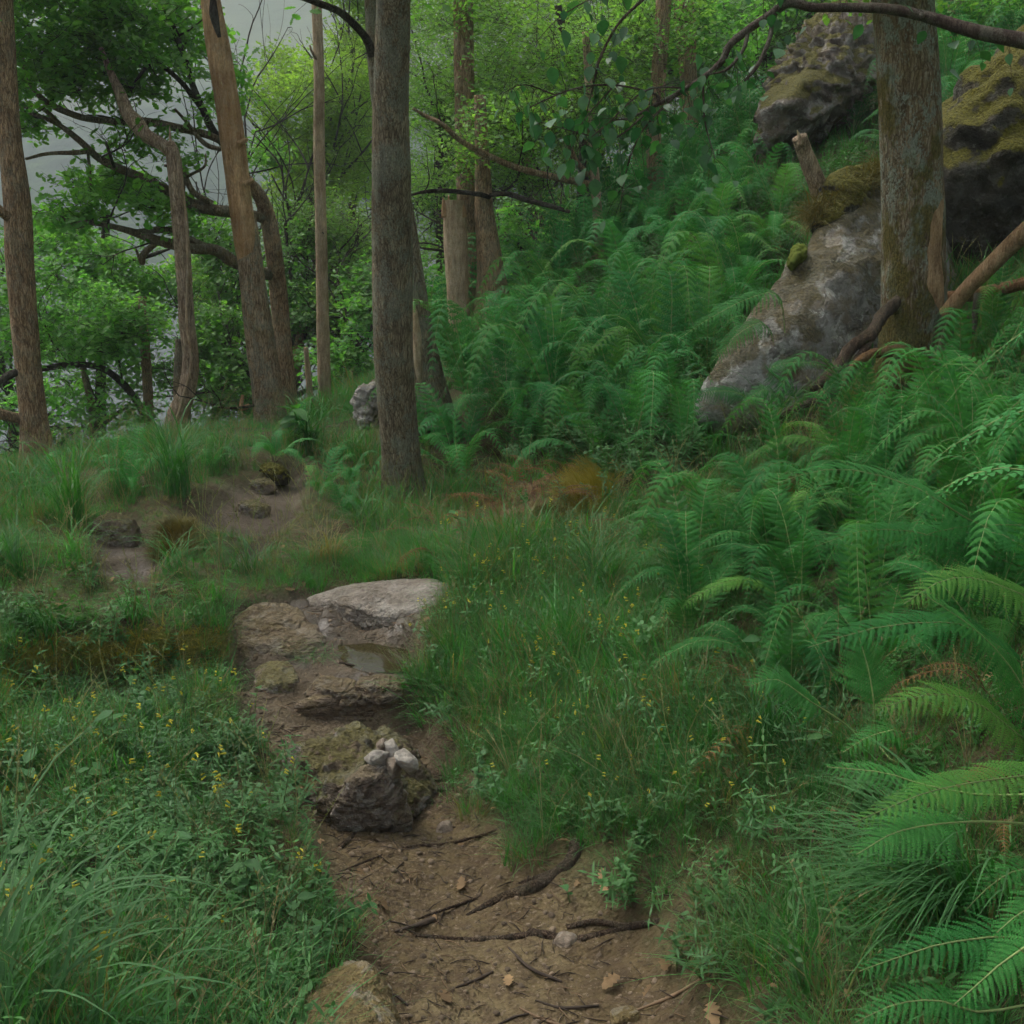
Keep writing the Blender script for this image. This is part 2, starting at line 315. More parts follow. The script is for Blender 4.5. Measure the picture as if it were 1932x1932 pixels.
def bark_mat(name, dark, mid, light, lichen=.3, moss=.0, scale=1., furrow=1., orange=0., mossh=0.):
    m, nt = new_mat(name); b = NB(nt); p = b.obj(); ps = b.map(p, (1, 1, .16))
    warp = b.noise(p, 9, 3); pw = b.n('VectorMath', operation='MULTIPLY_ADD')
    cmb = b.n('CombineXYZ'); [b.put(cmb.inputs[k], warp) for k in range(3)]
    b.put(pw.inputs[0], cmb.outputs[0]); pw.inputs[1].default_value = (.05, .05, .05); b.put(pw.inputs[2], p); pw = pw.outputs[0]
    n1 = b.noise(ps, 46*scale, 8, .72, .2); n2 = b.noise(p, 7*scale, 5, .65); n3 = b.noise(b.map(p, (1, 1, .6)), 170*scale, 4, .7)
    v = b.voro(b.map(pw, (1, 1, .12)), 85*scale, 'DISTANCE_TO_EDGE', 0); v2 = b.voro(b.map(pw, (1, 1, .4)), 120*scale, 'F1', 0)
    col = b.ramp(b.math('ADD', b.math('MULTIPLY', n1, .65), b.math('MULTIPLY', n3, .35)), [(.36, dark), (.5, mid), (.62, light)])
    col = b.mix(b.ramp(v, [(0., .8*furrow), (.16, 0.)]), col, tuple(x*.6 for x in dark))
    col = b.mix(1., col, b.ramp(n2, [(.3, .65), (.7, 1.35)]), 'MULTIPLY')
    if orange: col = b.mix(b.math('MULTIPLY', b.ramp(b.noise(b.map(p, (1, 1, .4), (2, 5, 1)), 4, 4), [(.42, 0.), (.58, 1.)]), orange), col, (.30, .155, .06))
    col = b.mix(b.math('MULTIPLY', b.ramp(b.math('ADD', b.math('MULTIPLY', b.noise(b.map(p, (1, 1, .7), (5, 1, 3)), 9, 6, .75), .75), b.math('MULTIPLY', n3, .25)), [(.49, 0.), (.54, 1.)]), lichen), col, b.ramp(n3, [(.35, (.14, .16, .10)), (.65, (.36, .38, .30))]))
    mk = b.math('ADD', b.math('MULTIPLY', b.noise(b.map(p, (1, 1, .6), (1, 8, 3)), 5, 6, .7), .85), b.math('MULTIPLY', n3, .15))
    if mossh: mk = b.math('ADD', mk, b.ramp(b.math('MULTIPLY', b.sep(p, 2), 1/mossh), [(0., .16), (1., 0.)]))
    if moss: col = b.mix(b.math('MULTIPLY', b.ramp(mk, [(.53, 0.), (.58, 1.)]), moss), col, b.ramp(n3, [(.35, (.05, .05, .012)), (.65, (.18, .145, .025))]))
    h = b.math('ADD', b.math('MULTIPLY', n1, 1.0), b.math('ADD', b.math('MULTIPLY', b.ramp(v, [(0., 0.), (.2, 1.)]), .4*furrow), b.math('ADD', b.math('MULTIPLY', n3, .7), b.math('MULTIPLY', v2, .2*furrow))))
    b.out(b.bsdf(col, .9, b.bump(h, 1.0, .018/scale), .15)); return m
M['bark_main'] = bark_mat('furrowed_grey_brown_bark', (.10, .075, .045), (.28, .225, .14), (.48, .42, .28), .6, .15)
M['bark_peel'] = bark_mat('rough_tan_bark', (.15, .10, .055), (.42, .30, .175), (.62, .49, .33), .5, .2, .9)
M['bark_mossy'] = bark_mat('lichened_bark', (.07, .055, .03), (.27, .215, .13), (.50, .45, .33), 1., .85, .7, 1., .2, 1.0)
M['bark_brown'] = bark_mat('brown_bark', (.14, .085, .045), (.44, .29, .16), (.64, .47, .29), .3, .15, .9)
M['bark_limb'] = bark_mat('mossy_limb_bark', (.08, .06, .035), (.26, .20, .12), (.44, .36, .24), .35, .45, 1.2)
M['bark_dark'] = bark_mat('dark_limb_bark', (.02, .016, .013), (.055, .042, .032), (.10, .08, .06), .2, .1, 1.5)
M['bark_birch'] = bark_mat('smooth_dark_branch', (.035, .025, .02), (.085, .062, .047), (.15, .12, .095), .25, .05, 2.5, .3)
M['peeled'] = bark_mat('peeled_orange_wood', (.28, .155, .065), (.60, .38, .19), (.76, .54, .31), .15, .0, .55, .35, .5)
M['pale'] = bark_mat('pale_dead_wood', (.26, .18, .11), (.58, .44, .28), (.75, .62, .45), .15, .05, .7, .3, .2)
M['deadgrey'] = bark_mat('weathered_grey_wood', (.18, .12, .07), (.52, .38, .25), (.74, .60, .44), .15, .0, .8, .8)
M['mosspad'] = bark_mat('thick_moss', (.03, .03, .01), (.075, .08, .015), (.14, .13, .02), .05, .3, 1., .2)
M['scar'] = bark_mat('bare_heartwood', (.16, .09, .04), (.42, .265, .14), (.58, .40, .23), .05, .05, .8, .35)
M['rootwood'] = bark_mat('worn_root', (.04, .028, .02), (.10, .068, .046), (.18, .125, .085), .1, .1, 1.4, .8)
M['orangeroot'] = bark_mat('orange_root', (.10, .05, .025), (.24, .13, .06), (.34, .21, .11), .05, .1, 1.2, .6)

# ------------------------------------------------------------------ object helpers
def mk_mesh(name, V, F, mats=(), smooth=True, attrs=None, mi=None):
    me = bpy.data.meshes.new(name); V = np.asarray(V, np.float32).reshape(-1, 3)
    if isinstance(F, np.ndarray): ls = np.arange(len(F))*F.shape[1]; lt = np.full(len(F), F.shape[1]); idx = F.ravel()
    else:
        lt = np.array([len(f) for f in F], int); ls = np.r_[0, np.cumsum(lt)[:-1]] if len(lt) else lt; idx = np.fromiter((i for f in F for i in f), int)
    me.vertices.add(len(V)); me.vertices.foreach_set('co', V.ravel())
    me.loops.add(len(idx)); me.loops.foreach_set('vertex_index', idx.astype(np.int32))
    me.polygons.add(len(lt)); me.polygons.foreach_set('loop_start', ls.astype(np.int32)); me.polygons.foreach_set('loop_total', lt.astype(np.int32))
    if smooth: me.polygons.foreach_set('use_smooth', np.ones(len(lt), bool))
    if mi is not None: me.polygons.foreach_set('material_index', np.asarray(mi, np.int32))
    for m in mats: me.materials.append(m)
    for k, a in (attrs or {}).items():
        at = me.attributes.new(k, 'FLOAT', 'POINT'); at.data.foreach_set('value', np.asarray(a, np.float32).ravel())
    me.update(calc_edges=True); me.validate(); return me
def link(name, me, parent=None, loc=None, rot=None, scl=None):
    o = bpy.data.objects.new(name, me); COL.objects.link(o)
    if parent is not None: o.parent = parent
    if loc is not None: o.location = loc
    if rot is not None: o.rotation_euler = rot
    if scl is not None: o.scale = (scl,)*3 if isinstance(scl, (int, float)) else scl
    return o
def tag(o, label=None, cat=None, group=None, kind=None):
    if label: o['label'] = label
    if cat: o['category'] = cat
    if group: o['group'] = group
    if kind: o['kind'] = kind
    return o
def thing(name, label, cat, loc=(0, 0, 0), group=None, rot=None, scl=None):
    return tag(link(name, None, None, loc, rot, scl), label, cat, group)
class MB:
    def __init__(s): s.V = []; s.F = []; s.n = 0; s.mi = []
    def add(s, V, F, m=0):
        V = np.asarray(V, float).reshape(-1, 3); s.V.append(V); s.F += [tuple(int(i)+s.n for i in f) for f in F]; s.n += len(V); s.mi += [m]*len(F)
    def mesh(s, name, mats, smooth=True, off=(0, 0, 0)):
        return mk_mesh(name, np.concatenate(s.V)-np.array(off)[None], s.F, mats, smooth, mi=s.mi)
def catmull(pts, n):
    p = np.asarray(pts, float); p = np.vstack([2*p[0]-p[1], p, 2*p[-1]-p[-2]]); m = len(p)-3
    t = np.linspace(0, m, n); i = np.minimum(t.astype(int), m-1); f = (t-i)[:, None]
    a, b, c, d = p[i], p[i+1], p[i+2], p[i+3]
    return .5*(2*b+(c-a)*f+(2*a-5*b+4*c-d)*f*f+(3*b-a-3*c+d)*f**3)
def tube(pts, rad, n=8, seg=12, noise=0., nscale=3., seed=0, cap=True, flat=None, ridge=0., cut=None):
    """swept tube along a smoothed polyline; rad per control point; returns verts, faces"""
    pr = catmull(np.c_[np.asarray([tuple(q) for q in pts], float), np.asarray(rad, float)], seg+1)
    c = pr[:, :3]; r = np.maximum(pr[:, 3], .0004)
    T = np.gradient(c, axis=0); T /= np.linalg.norm(T, axis=1, keepdims=True)+1e-12
    a = np.array([0, 1., 0]) if abs(T[0][1]) < .8 else np.array([1., 0, 0])
    A = []; x = np.cross(T[0], a); x /= np.linalg.norm(x)
    for t in T:
        x = x - t*np.dot(x, t); x /= np.linalg.norm(x)+1e-12; A.append(x)
    A = np.array(A); B = np.cross(T, A)
    th = np.linspace(0, 2*np.pi, n, endpoint=False)
    D = A[:, None]*np.cos(th)[None, :, None] + B[:, None]*np.sin(th)[None, :, None]
    rr = r[:, None]*np.ones(n)[None]
    V = c[:, None]+D*rr[..., None]
    if noise:
        q = V.reshape(-1, 3)*np.array([1, 1, .45])
        d = fbm(q*nscale, 4, seed)
        if ridge: d = d + ridge*ridged(V.reshape(-1, 3)*np.array([1, 1, .2])*nscale*5, 3, seed+5)
        rr = rr*(1+noise*d.reshape(rr.shape)); V = c[:, None]+D*rr[..., None]
    if cut is not None: V = cut(V, c, th)
    V = V.reshape(-1, 3); F = []
    k = np.arange(n); k2 = (k+1) % n
    i = (np.arange(len(c)-1)*n)[:, None]
    F = np.stack([i+k, i+k2, i+n+k2, i+n+k], -1).reshape(-1, 4)
    F = [tuple(f) for f in F.tolist()]
    if cap: F.append(tuple(range(n))[::-1]); F.append(tuple(range(len(V)-n, len(V))))
    return V, F
def scatter(name, pts, rot, scl, idx, sources, label, cat=None, parent=None, kind='stuff', group=None):
    """one object whose points carry instances of SOURCES; pts world, rot euler, scl scalar, idx which source"""
    me = bpy.data.meshes.new(name); V = np.asarray(pts, np.float32); me.vertices.add(len(V)); me.vertices.foreach_set('co', V.ravel())
    a = me.attributes.new('rot', 'FLOAT_VECTOR', 'POINT'); a.data.foreach_set('vector', np.asarray(rot, np.float32).ravel())
    a = me.attributes.new('scl', 'FLOAT', 'POINT'); a.data.foreach_set('value', np.asarray(scl, np.float32))
    a = me.attributes.new('pick', 'INT', 'POINT'); a.data.foreach_set('value', np.asarray(idx, np.int32))
    for s_ in sources:
        for mm in s_.data.materials:
            if mm.name not in [x.name for x in me.materials]: me.materials.append(mm)
    o = link(name, me, parent)
    key = 'scatter_'+'_'.join(s_.name for s_ in sources)
    ng = bpy.data.node_groups.get(key[:60])
    if ng is None:
        ng = bpy.data.node_groups.new(key[:60], 'GeometryNodeTree')
        ng.interface.new_socket('Geometry', in_out='INPUT', socket_type='NodeSocketGeometry'); ng.interface.new_socket('Geometry', in_out='OUTPUT', socket_type='NodeSocketGeometry')
        N, L = ng.nodes, ng.links
        gi = N.new('NodeGroupInput'); go = N.new('NodeGroupOutput'); ip = N.new('GeometryNodeInstanceOnPoints'); jg = N.new('GeometryNodeJoinGeometry')
        for so in list(sources)[::-1]:
            oi = N.new('GeometryNodeObjectInfo'); oi.inputs['Object'].default_value = so
            g2 = N.new('GeometryNodeGeometryToInstance'); L.new(oi.outputs['Geometry'], g2.inputs[0]); L.new(g2.outputs[0], jg.inputs[0])
        L.new(jg.outputs[0], ip.inputs['Instance']); L.new(gi.outputs[0], ip.inputs['Points']); ip.inputs['Pick Instance'].default_value = True
        def na(nm, t):
            x = N.new('GeometryNodeInputNamedAttribute'); x.data_type = t; x.inputs[0].default_value = nm
            return [s for s in x.outputs if s.enabled and s.name == 'Attribute'][0]
        er = N.new('FunctionNodeEulerToRotation'); L.new(na('rot', 'FLOAT_VECTOR'), er.inputs[0]); L.new(er.outputs[0], ip.inputs['Rotation'])
        L.new(na('scl', 'FLOAT'), ip.inputs['Scale']); L.new(na('pick', 'INT'), ip.inputs['Instance Index']); L.new(ip.outputs[0], go.inputs[0])
    md = o.modifiers.new('scatter', 'NODES'); md.node_group = ng
    return tag(o, label, cat, group, kind)
def source(name, me): return bpy.data.objects.new(name, me)          # never linked to the scene

# ------------------------------------------------------------------ ground, path, puddle, loch, hills
ny, nx = gx.shape
V = np.stack([gx, gy, gz], -1).reshape(-1, 3)
i = np.arange(ny-1)[:, None]*nx + np.arange(nx-1)[None]
Fq = np.stack([i, i+1, i+nx+1, i+nx], -1).reshape(-1, 4)
mossw = sstep(-.05, 0., sd_hol)*sstep(.04, 0., sd_hol)*near*.8
wet = sstep(.35, .0, -sd_pool)*wpath + wpath*sstep(3.9, 4.3, gy)*sstep(5.2, 4.6, gy)*.6
barew = sstep(-.1, .15, sd_bare)
AT = {'path': wpath, 'moss': mossw, 'bare': barew, 'wet': np.clip(wet, 0, 1)}
isp = (wpath.ravel()[Fq].mean(1) > .5)
def submesh(name, mask):
    F = Fq[mask]; used, inv = np.unique(F, return_inverse=True)
    return mk_mesh(name, V[used], inv.reshape(F.shape), (M['ground'],), True, {k: a.ravel()[used] for k, a in AT.items()})
tag(link('ground', submesh('ground', ~isp)), 'sloping woodland floor of leaf litter, moss and soil', kind='structure')
tag(link('path', submesh('path', isp)), 'worn brown dirt footpath winding up through the grass', kind='structure')
def water_mat(name, col, rough, bs, bscale, spec=.5):
    m, nt = new_mat(name); b = NB(nt); n = b.noise(b.map(b.pos(), (1, 1, 1)), bscale, 4)
    b.out(b.bsdf(col, rough, b.bump(n, bs, .02 if bscale > 5 else .3), spec)); return m
M['puddle'] = water_mat('puddle_water', (.040, .034, .014), .05, .04, 9, .28)
pm = np.array(POOL); pc = pm.mean(0); pw = pc + (pm-pc)*1.16
tag(link('puddle', mk_mesh('puddle', np.c_[pw, np.full(len(pw), zpool)], [tuple(range(len(pw)))], (M['puddle'],), False)), 'shallow brown puddle reflecting the trees', kind='structure')
M['loch'] = water_mat('loch_water', (.10, .12, .125), .22, .35, .6, 1.0)
LZ = -4.6
tag(link('loch_water', mk_mesh('loch', [(-900, 4, LZ), (300, 4, LZ), (300, 900, LZ), (-900, 900, LZ)], [(0, 1, 2, 3)], (M['loch'],), False)), 'pale calm loch seen between the trees', kind='structure')
def hill_mat():
    m, nt = new_mat('far_hillside'); b = NB(nt); p = b.pos()
    n = b.noise(p, .012, 5, .6); n2 = b.noise(p, .16, 4, .7); z = b.sep(p, 2)
    wood = b.ramp(n2, [(.3, (.008, .025, .016)), (.5, (.03, .07, .03)), (.7, (.10, .17, .06))])
    heath = b.ramp(n, [(.35, (.10, .17, .07)), (.5, (.20, .25, .12)), (.6, (.12, .11, .10)), (.7, (.22, .30, .14))])
    k = b.ramp(b.math('ADD', b.math('MULTIPLY', z, .0085), b.math('MULTIPLY', n, .6)), [(.62, 0.), (.72, 1.)])
    b.out(b.bsdf(b.mix(k, wood, heath), .95, b.bump(n2, .8, 4.), .1)); return m
M['hill'] = hill_mat()
hu, hv = np.meshgrid(np.linspace(-620, 420, 190), np.linspace(0, 1, 120))
hq = np.c_[hu.ravel()*.006, hv.ravel()*2.2, 0*hu.ravel()]
prof = 250 + 60*fbm(np.c_[hu.ravel()*.004, 0*hu.ravel(), 0*hu.ravel()], 3, 31).reshape(hu.shape) - .16*(hu+100)
hz = LZ-1 + prof*hv**1.25 + 14*fbm(hq*2, 5, 32).reshape(hu.shape)*hv + 3.5*np.abs(fbm(np.c_[hu.ravel()*.09, hv.ravel()*36, 0*hu.ravel()], 3, 33)).reshape(hu.shape)*sstep(.5, .2, hv)
hy = 430 + 520*hv + 25*fbm(hq*1.3, 3, 34).reshape(hu.shape)
i = np.arange(119)[:, None]*190 + np.arange(189)[None]
tag(link('hills', mk_mesh('hills', np.stack([hu*.6, hy*.6, (hz-1.6)*.6+1.6-1.2], -1), np.stack([i, i+1, i+191, i+190], -1).reshape(-1, 4), (M['hill'],))), 'hazy wooded hillside rising beyond the loch', kind='structure')

# ------------------------------------------------------------------ rocks
_ico = {}
def ico(n):
    if n not in _ico:
        bm = bmesh.new(); bmesh.ops.create_icosphere(bm, subdivisions=n, radius=1)
        _ico[n] = (np.array([v.co[:] for v in bm.verts]), np.array([[v.index for v in f.verts] for f in bm.faces])); bm.free()
    return _ico[n]
def hull_mesh(pts, sub, amp, seed, p=14, strat=0., sdir=(0, 0, 1), fine=1., nsc=1., facets=26, fcut=(.9, 1.0)):
    pts = np.asarray([tuple(q) for q in pts], float); c = (pts.max(0)+pts.min(0))/2*.5 + pts.mean(0)*.5
    bm = bmesh.new(); [bm.verts.new(q-c) for q in pts]; bmesh.ops.convex_hull(bm, input=bm.verts)
    bm.normal_update(); pl = []
    for f in bm.faces:
        n = np.array(f.normal); d = float(np.dot(n, f.verts[0].co))
        if d < 0: n, d = -n, -d
        if d > 1e-4 and not any(np.dot(n, n2) > .995 for n2, _ in pl): pl.append((n, d))
    bm.free(); D, F = ico(sub)
    s = np.zeros(len(D))
    for n, d in pl: s += np.maximum(D@n/max(d, .02), 0)**p
    r = s**(-1/p)
    if facets:
        fg = np.random.default_rng(seed+99); H0 = D*r[:, None]; s2 = r**(-22.)
        for _ in range(facets):
            n = fg.normal(size=3); n /= np.linalg.norm(n); d = (H0@n).max()*fg.uniform(*fcut); s2 += np.maximum(D@n/d, 0)**22.
        r = s2**(-1/22.)
    V = D*r[:, None]
    size = float(np.linalg.norm(pts.max(0)-pts.min(0)))/2
    q = V/size*nsc
    off = amp*size*(.55*fbm(q*1.7, 3, seed) + .35*ridged(q*3.3, 4, seed+3)*.5 + .18*fine*fbm(q*11, 4, seed+7))
    if strat:
        sdv = np.array(sdir, float); sdv /= np.linalg.norm(sdv); h = (V@sdv)/size + .12*fbm(q*2, 3, seed+9)
        off += strat*size*(np.abs(((h*5.5) % 1)-.5)*2-.5 + .5*(np.abs(((h*13.7) % 1)-.5)*2-.5))
    V = V + D*off[:, None]
    return V, F, c
def rock(name, label, pts, mat, sub=5, amp=.08, seed=0, group=None, cat='rock', parent=None, **k):
    V, F, c = hull_mesh(pts, sub, amp, seed, **k)
    o = link(name, mk_mesh(name, V, F, (M[mat],)), parent, Vector(c) if parent is None else Vector(c)-parent.location)
    if parent is None: tag(o, label, cat, group)
    return o
def box_pts(c, s, rz=0, tilt=0, jit=.15, seed=0):
    g = random.Random(seed); out = []
    Mx = Matrix.Rotation(rz, 3, 'Z')@Matrix.Rotation(tilt, 3, 'Y')
    for a in (-1, 1):
        for b in (-1, 1):
            for d in (-1, 1):
                q = Vector((a*s[0]*(1+g.uniform(-jit, jit)-.18*(d > 0)), b*s[1]*(1+g.uniform(-jit, jit)-.18*(d > 0)), d*s[2]*(1+g.uniform(-jit, jit)))); out.append(Vector(c)+Mx@q)
    for _ in range(4):
        q = Vector((g.uniform(-1, 1)*s[0]*1.1, g.uniform(-1, 1)*s[1]*1.1, g.uniform(-.6, .6)*s[2])); out.append(Vector(c)+Mx@q)
    return out
# the big slanting boulder beside the mossy tree
face = [(1285,790,5.5),(1312,806,5.6),(1380,810,5.6),(1500,770,5.75),(1600,715,5.95),(1700,650,6.25),(1760,560,6.6),(1740,380,6.9),(1670,352,6.9),(1618,358,6.75),(1575,405,6.6),(1520,465,6.4),(1462,535,6.15),(1408,612,5.9),(1350,695,5.7),(1318,745,5.6)]
bp = [P(*f) for f in face]; bp = [q_+(q_-P(1600, 560, 6.2))*.05 for q_ in bp]
bp += [P(u+70, v-4, Y+1.0) for u, v, Y in face[5:12]] + [P(u+40, v, Y+.5) for u, v, Y in face[12:]] + [P(1420, 860, 6.2), P(1700, 800, 6.3), P(1560, 560, 5.95)]
rock('boulder', 'large grey lichen-spotted boulder slanting down beside the mossy trunk', bp, 'boulder', 6, .032, 3, cat='boulder', facets=24, fcut=(.95, 1.05), p=40, strat=.010, sdir=(.8, .1, .75), fine=2.0, nsc=1.5)
# dark mossy overhang at the right edge
ov = [(1735,300,7.1),(1775,235,7.2),(1840,160,7.3),(1935,90,7.4),(2150,-20,7.6),(1760,340,7.0),(1850,345,6.95),(1960,330,6.9),(2200,300,7.0),(1772,470,7.5),(1780,560,7.6),(1860,600,7.6),(1960,570,7.5),(2200,520,7.5),(2350,200,8.6),(1800,160,9.2),(2300,-60,9.5),(1900,640,9.2),(1750,400,7.6)]
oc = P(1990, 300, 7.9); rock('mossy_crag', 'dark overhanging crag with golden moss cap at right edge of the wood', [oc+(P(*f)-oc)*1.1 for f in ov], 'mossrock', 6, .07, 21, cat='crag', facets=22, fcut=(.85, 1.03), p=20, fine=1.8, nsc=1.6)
up = [(1394,223,10.6),(1432,284,10.5),(1480,292,10.5),(1545,250,10.4),(1590,200,10.6),(1620,110,11),(1668,70,11.2),(1660,20,11.6),(1581,10,11.5),(1500,120,11.1),(1436,178,10.8),(1480,200,10.2),(1560,100,10.7),(1700,120,12.5),(1500,260,12),(1600,0,12.6)]
uc = P(1540, 150, 11.2); rock('outcrop', 'pitted brown outcrop high on the slope with moss hanging over it', [uc+(P(*f)-uc)*1.12 for f in up], 'upper', 6, .085, 33, cat='outcrop', facets=16, fcut=(.72, 1.0), p=14, fine=2.4, nsc=2.2, strat=.02, sdir=(.6, 0, .8))
rk = [(668,740,7.7),(690,705,7.8),(722,700,7.9),(735,760,7.8),(716,800,7.7),(690,815,7.6),(664,770,7.6),(700,830,8.2),(730,720,8.4),(680,800,8.3)]
rock('chalky_boulder', 'chalky white-faced boulder peeping out left of the big trunk', [P(*f) for f in rk], 'whiterock', 6, .13, 41, cat='boulder', p=6, fine=1.8, nsc=1.6)
# rocks of the path
def gp(u, v, dz=0.): q_ = hit(u, v); return Vector((q_.x, q_.y, q_.z+dz))
def slab_pts(uv, top, thick, seed=0):
    out = []
    for u, v in uv:
        q_ = gp(u, v); out += [Vector((q_.x, q_.y, q_.z+top)), Vector((q_.x*1.0, q_.y, q_.z-thick))]
    return out
rock('rock_slab', 'pale worn rock slab across the path above the puddle', slab_pts([(560,1128),(640,1108),(720,1100),(800,1098),(876,1092),(860,1130),(770,1168),(640,1158)], .012, .12), 'slab', 6, .045, 51, cat='rock slab', p=16, fine=1.4, nsc=2)
rock('rock_ledge', 'brown layered rock ledge left of the puddle', slab_pts([(425,1160),(480,1138),(560,1145),(600,1175),(625,1215),(580,1240),(500,1246),(440,1225)], .022, .2), 'ledge', 6, .045, 52, cat='rock ledge', p=12, strat=.02, nsc=2, fine=1.6)
rock('rock_ledge', 'long thin brown ledge stepping the path just below the puddle', slab_pts([(540,1336),(600,1310),(700,1298),(810,1300),(800,1322),(690,1346),(600,1358)], .022, .12), 'ledge', 6, .04, 53, cat='rock ledge', p=12, strat=.02, fine=1.6)
rock('rock_ledge', 'dark rounded rock hump at the left lip of the path step', slab_pts([(480,1262),(540,1250),(570,1290),(540,1320),(480,1310)], .03, .12), 'mound', 6, .08, 54, cat='rock ledge', p=10)
for (u, v, s, lab) in [(716,1300,.08,'flat ochre stone on the near rim of the puddle'),(630,1300,.07,'rounded brown stone between the two path ledges'),(680,1312,.06,'small brown stone right of centre between the ledges')]:
    q_ = gp(u, v); rock('stone', lab, box_pts((q_.x, q_.y, q_.z+.0), (s*1.3, s*.8, s*.35), rnd.uniform(-.5, .5), 0, .2, u), 'ledge', 5, .09, u, cat='stone', p=12, fine=2, facets=14, fcut=(.75, 1.))
md = [(505,1425,3.05),(560,1372,3.2),(650,1338,3.35),(700,1318,3.4),(760,1340,3.4),(810,1390,3.3),(800,1440,3.1),(740,1490,2.95),(640,1500,2.85),(560,1500,2.9),(600,1640,3.0),(480,1580,3.2),(900,1560,3.2),(700,1380,3.1)]
rock('path_boulder', 'earthy moss-capped rock hump standing in the path', [P(f[0], f[1]+8, f[2]) for f in md], 'mound', 6, .10, 61, cat='boulder', p=6, fine=2.0, nsc=1.7, strat=.018, sdir=(.5, -.3, .8))
md = [(634,1470,2.84),(660,1440,2.88),(705,1424,2.93),(756,1436,2.93),(748,1476,2.87),(700,1504,2.83),(650,1506,2.83),(600,1590,2.88),(800,1570,2.95),(700,1640,2.95),(700,1440,3.1)]
rock('path_boulder', 'grey-brown rock below the white quartz stones in the path', [P(*f) for f in md], 'stonebrown', 6, .09, 63, cat='boulder', p=7, fine=1.8, nsc=1.3)
qz = [((686,1426),(706,1414),(736,1416),(734,1436),(700,1444)),((728,1398),(740,1391),(752,1412),(746,1436),(736,1430)),((742,1418),(764,1408),(786,1420),(790,1450),(774,1456),(748,1438)),((733,1428),(750,1426),(752,1464),(738,1470)),((716,1396),(726,1392),(732,1412),(720,1414))]
ql = ['white quartz lump at left of the cluster', 'upright pale quartz splinter in the middle of the cluster', 'biggest white quartz stone, smooth, on the right of the cluster', 'low white quartz piece under the splinter', 'small upper chip of white quartz beside the moss']
for k, (pp_, lab) in enumerate(zip(qz, ql)):
    Yq = (2.915, 2.93, 2.885, 2.90, 2.95)[k]; pts = [P(u, v, Yq) for u, v in pp_]+[P(u, v+6, Yq+.07) for u, v in pp_]+[P(sum(a for a, _ in pp_)/len(pp_), sum(b for _, b in pp_)/len(pp_), Yq-.025)]
    rock('quartz_stone', lab, pts, 'quartz' if k in (0, 1, 2) else 'stone', 5, .05, 70+k, 'white quartz stones set in the path boulder', 'stone', p=16, fine=1.5, facets=9, fcut=(.62, .92))
md = [(480,1990,1.75),(560,1900,1.9),(640,1830,2.02),(672,1806,2.07),(700,1830,2.02),(745,1890,1.93),(765,1960,1.85),(740,2050,1.7),(560,2080,1.6),(600,1850,2.3),(700,1900,2.3),(560,1960,2.2)]
rock('corner_boulder', 'large ochre rock with pointed ridge at the bottom edge beside the path', [P(*f) for f in md], 'corner', 6, .06, 81, cat='boulder', p=20, fine=1.6)
for k, (u, v, w_, h_, mt, lab) in enumerate([(1065,1772,44,20,'stone','flat tan stone in the path bank right of the root'),(838,1560,36,14,'stone','small flat tan stone near the middle of the path'),(1180,1905,56,50,'corner','ochre stone half buried at the bottom right of the path'),(700,1498,22,18,'quartz','small pale stone under the path boulder'),(735,1506,34,34,'corner','upright ochre stone beside the dark root'),(920,1985,90,40,'stone','broad stone sunk in the path at the bottom edge'),]):
    q_ = gp(u, v+h_*.3); d = (q_-Vector(EYE)).length; a_ = w_*d/FPX/2; b_ = h_*d/FPX/2
    rock('stone', lab, box_pts((q_.x, q_.y, q_.z+-b_*.15), (a_, a_*.75, b_*.7), rnd.uniform(-.6, .6), rnd.uniform(-.2, .2), .2, k), mt, 4, .07, 90+k, cat='stone', p=7)
for k, (u, v, w_, h_, mt, lab) in enumerate([(515,892,54,36,'mossrock','dark rock on the far path below the ridge'),(492,915,50,26,'mound','brown earthy rock at the edge of the far path'),(228,1000,90,50,'mound','dark muddy rock face on the left bank'),(480,960,60,20,'mound','low dark stone in the far muddy path'),(935,660,70,26,'whiterock','pale rock under the two stout trunks'),(1345,235,60,60,'upper','mossy brown boulder left of the outcrop'),(1280,322,50,22,'stone','curved pale rock among ferns upslope'),(1000,985,30,14,'mossrock','small dark stone in the rusty bank'),(870,690,40,20,'whiterock','small pale stone behind the ferns below the stump')]):
    q_ = gp(u, v+h_*.4); d = (q_-Vector(EYE)).length; a_ = w_*d/FPX/2; b_ = h_*d/FPX/2
    rock('rock', lab, box_pts((q_.x, q_.y, q_.z+b_*.5), (a_, a_*.8, b_*1.1), rnd.uniform(-.6, .6), rnd.uniform(-.2, .2), .25, k+30), mt, 5, .1, 120+k, cat='rock', p=7)

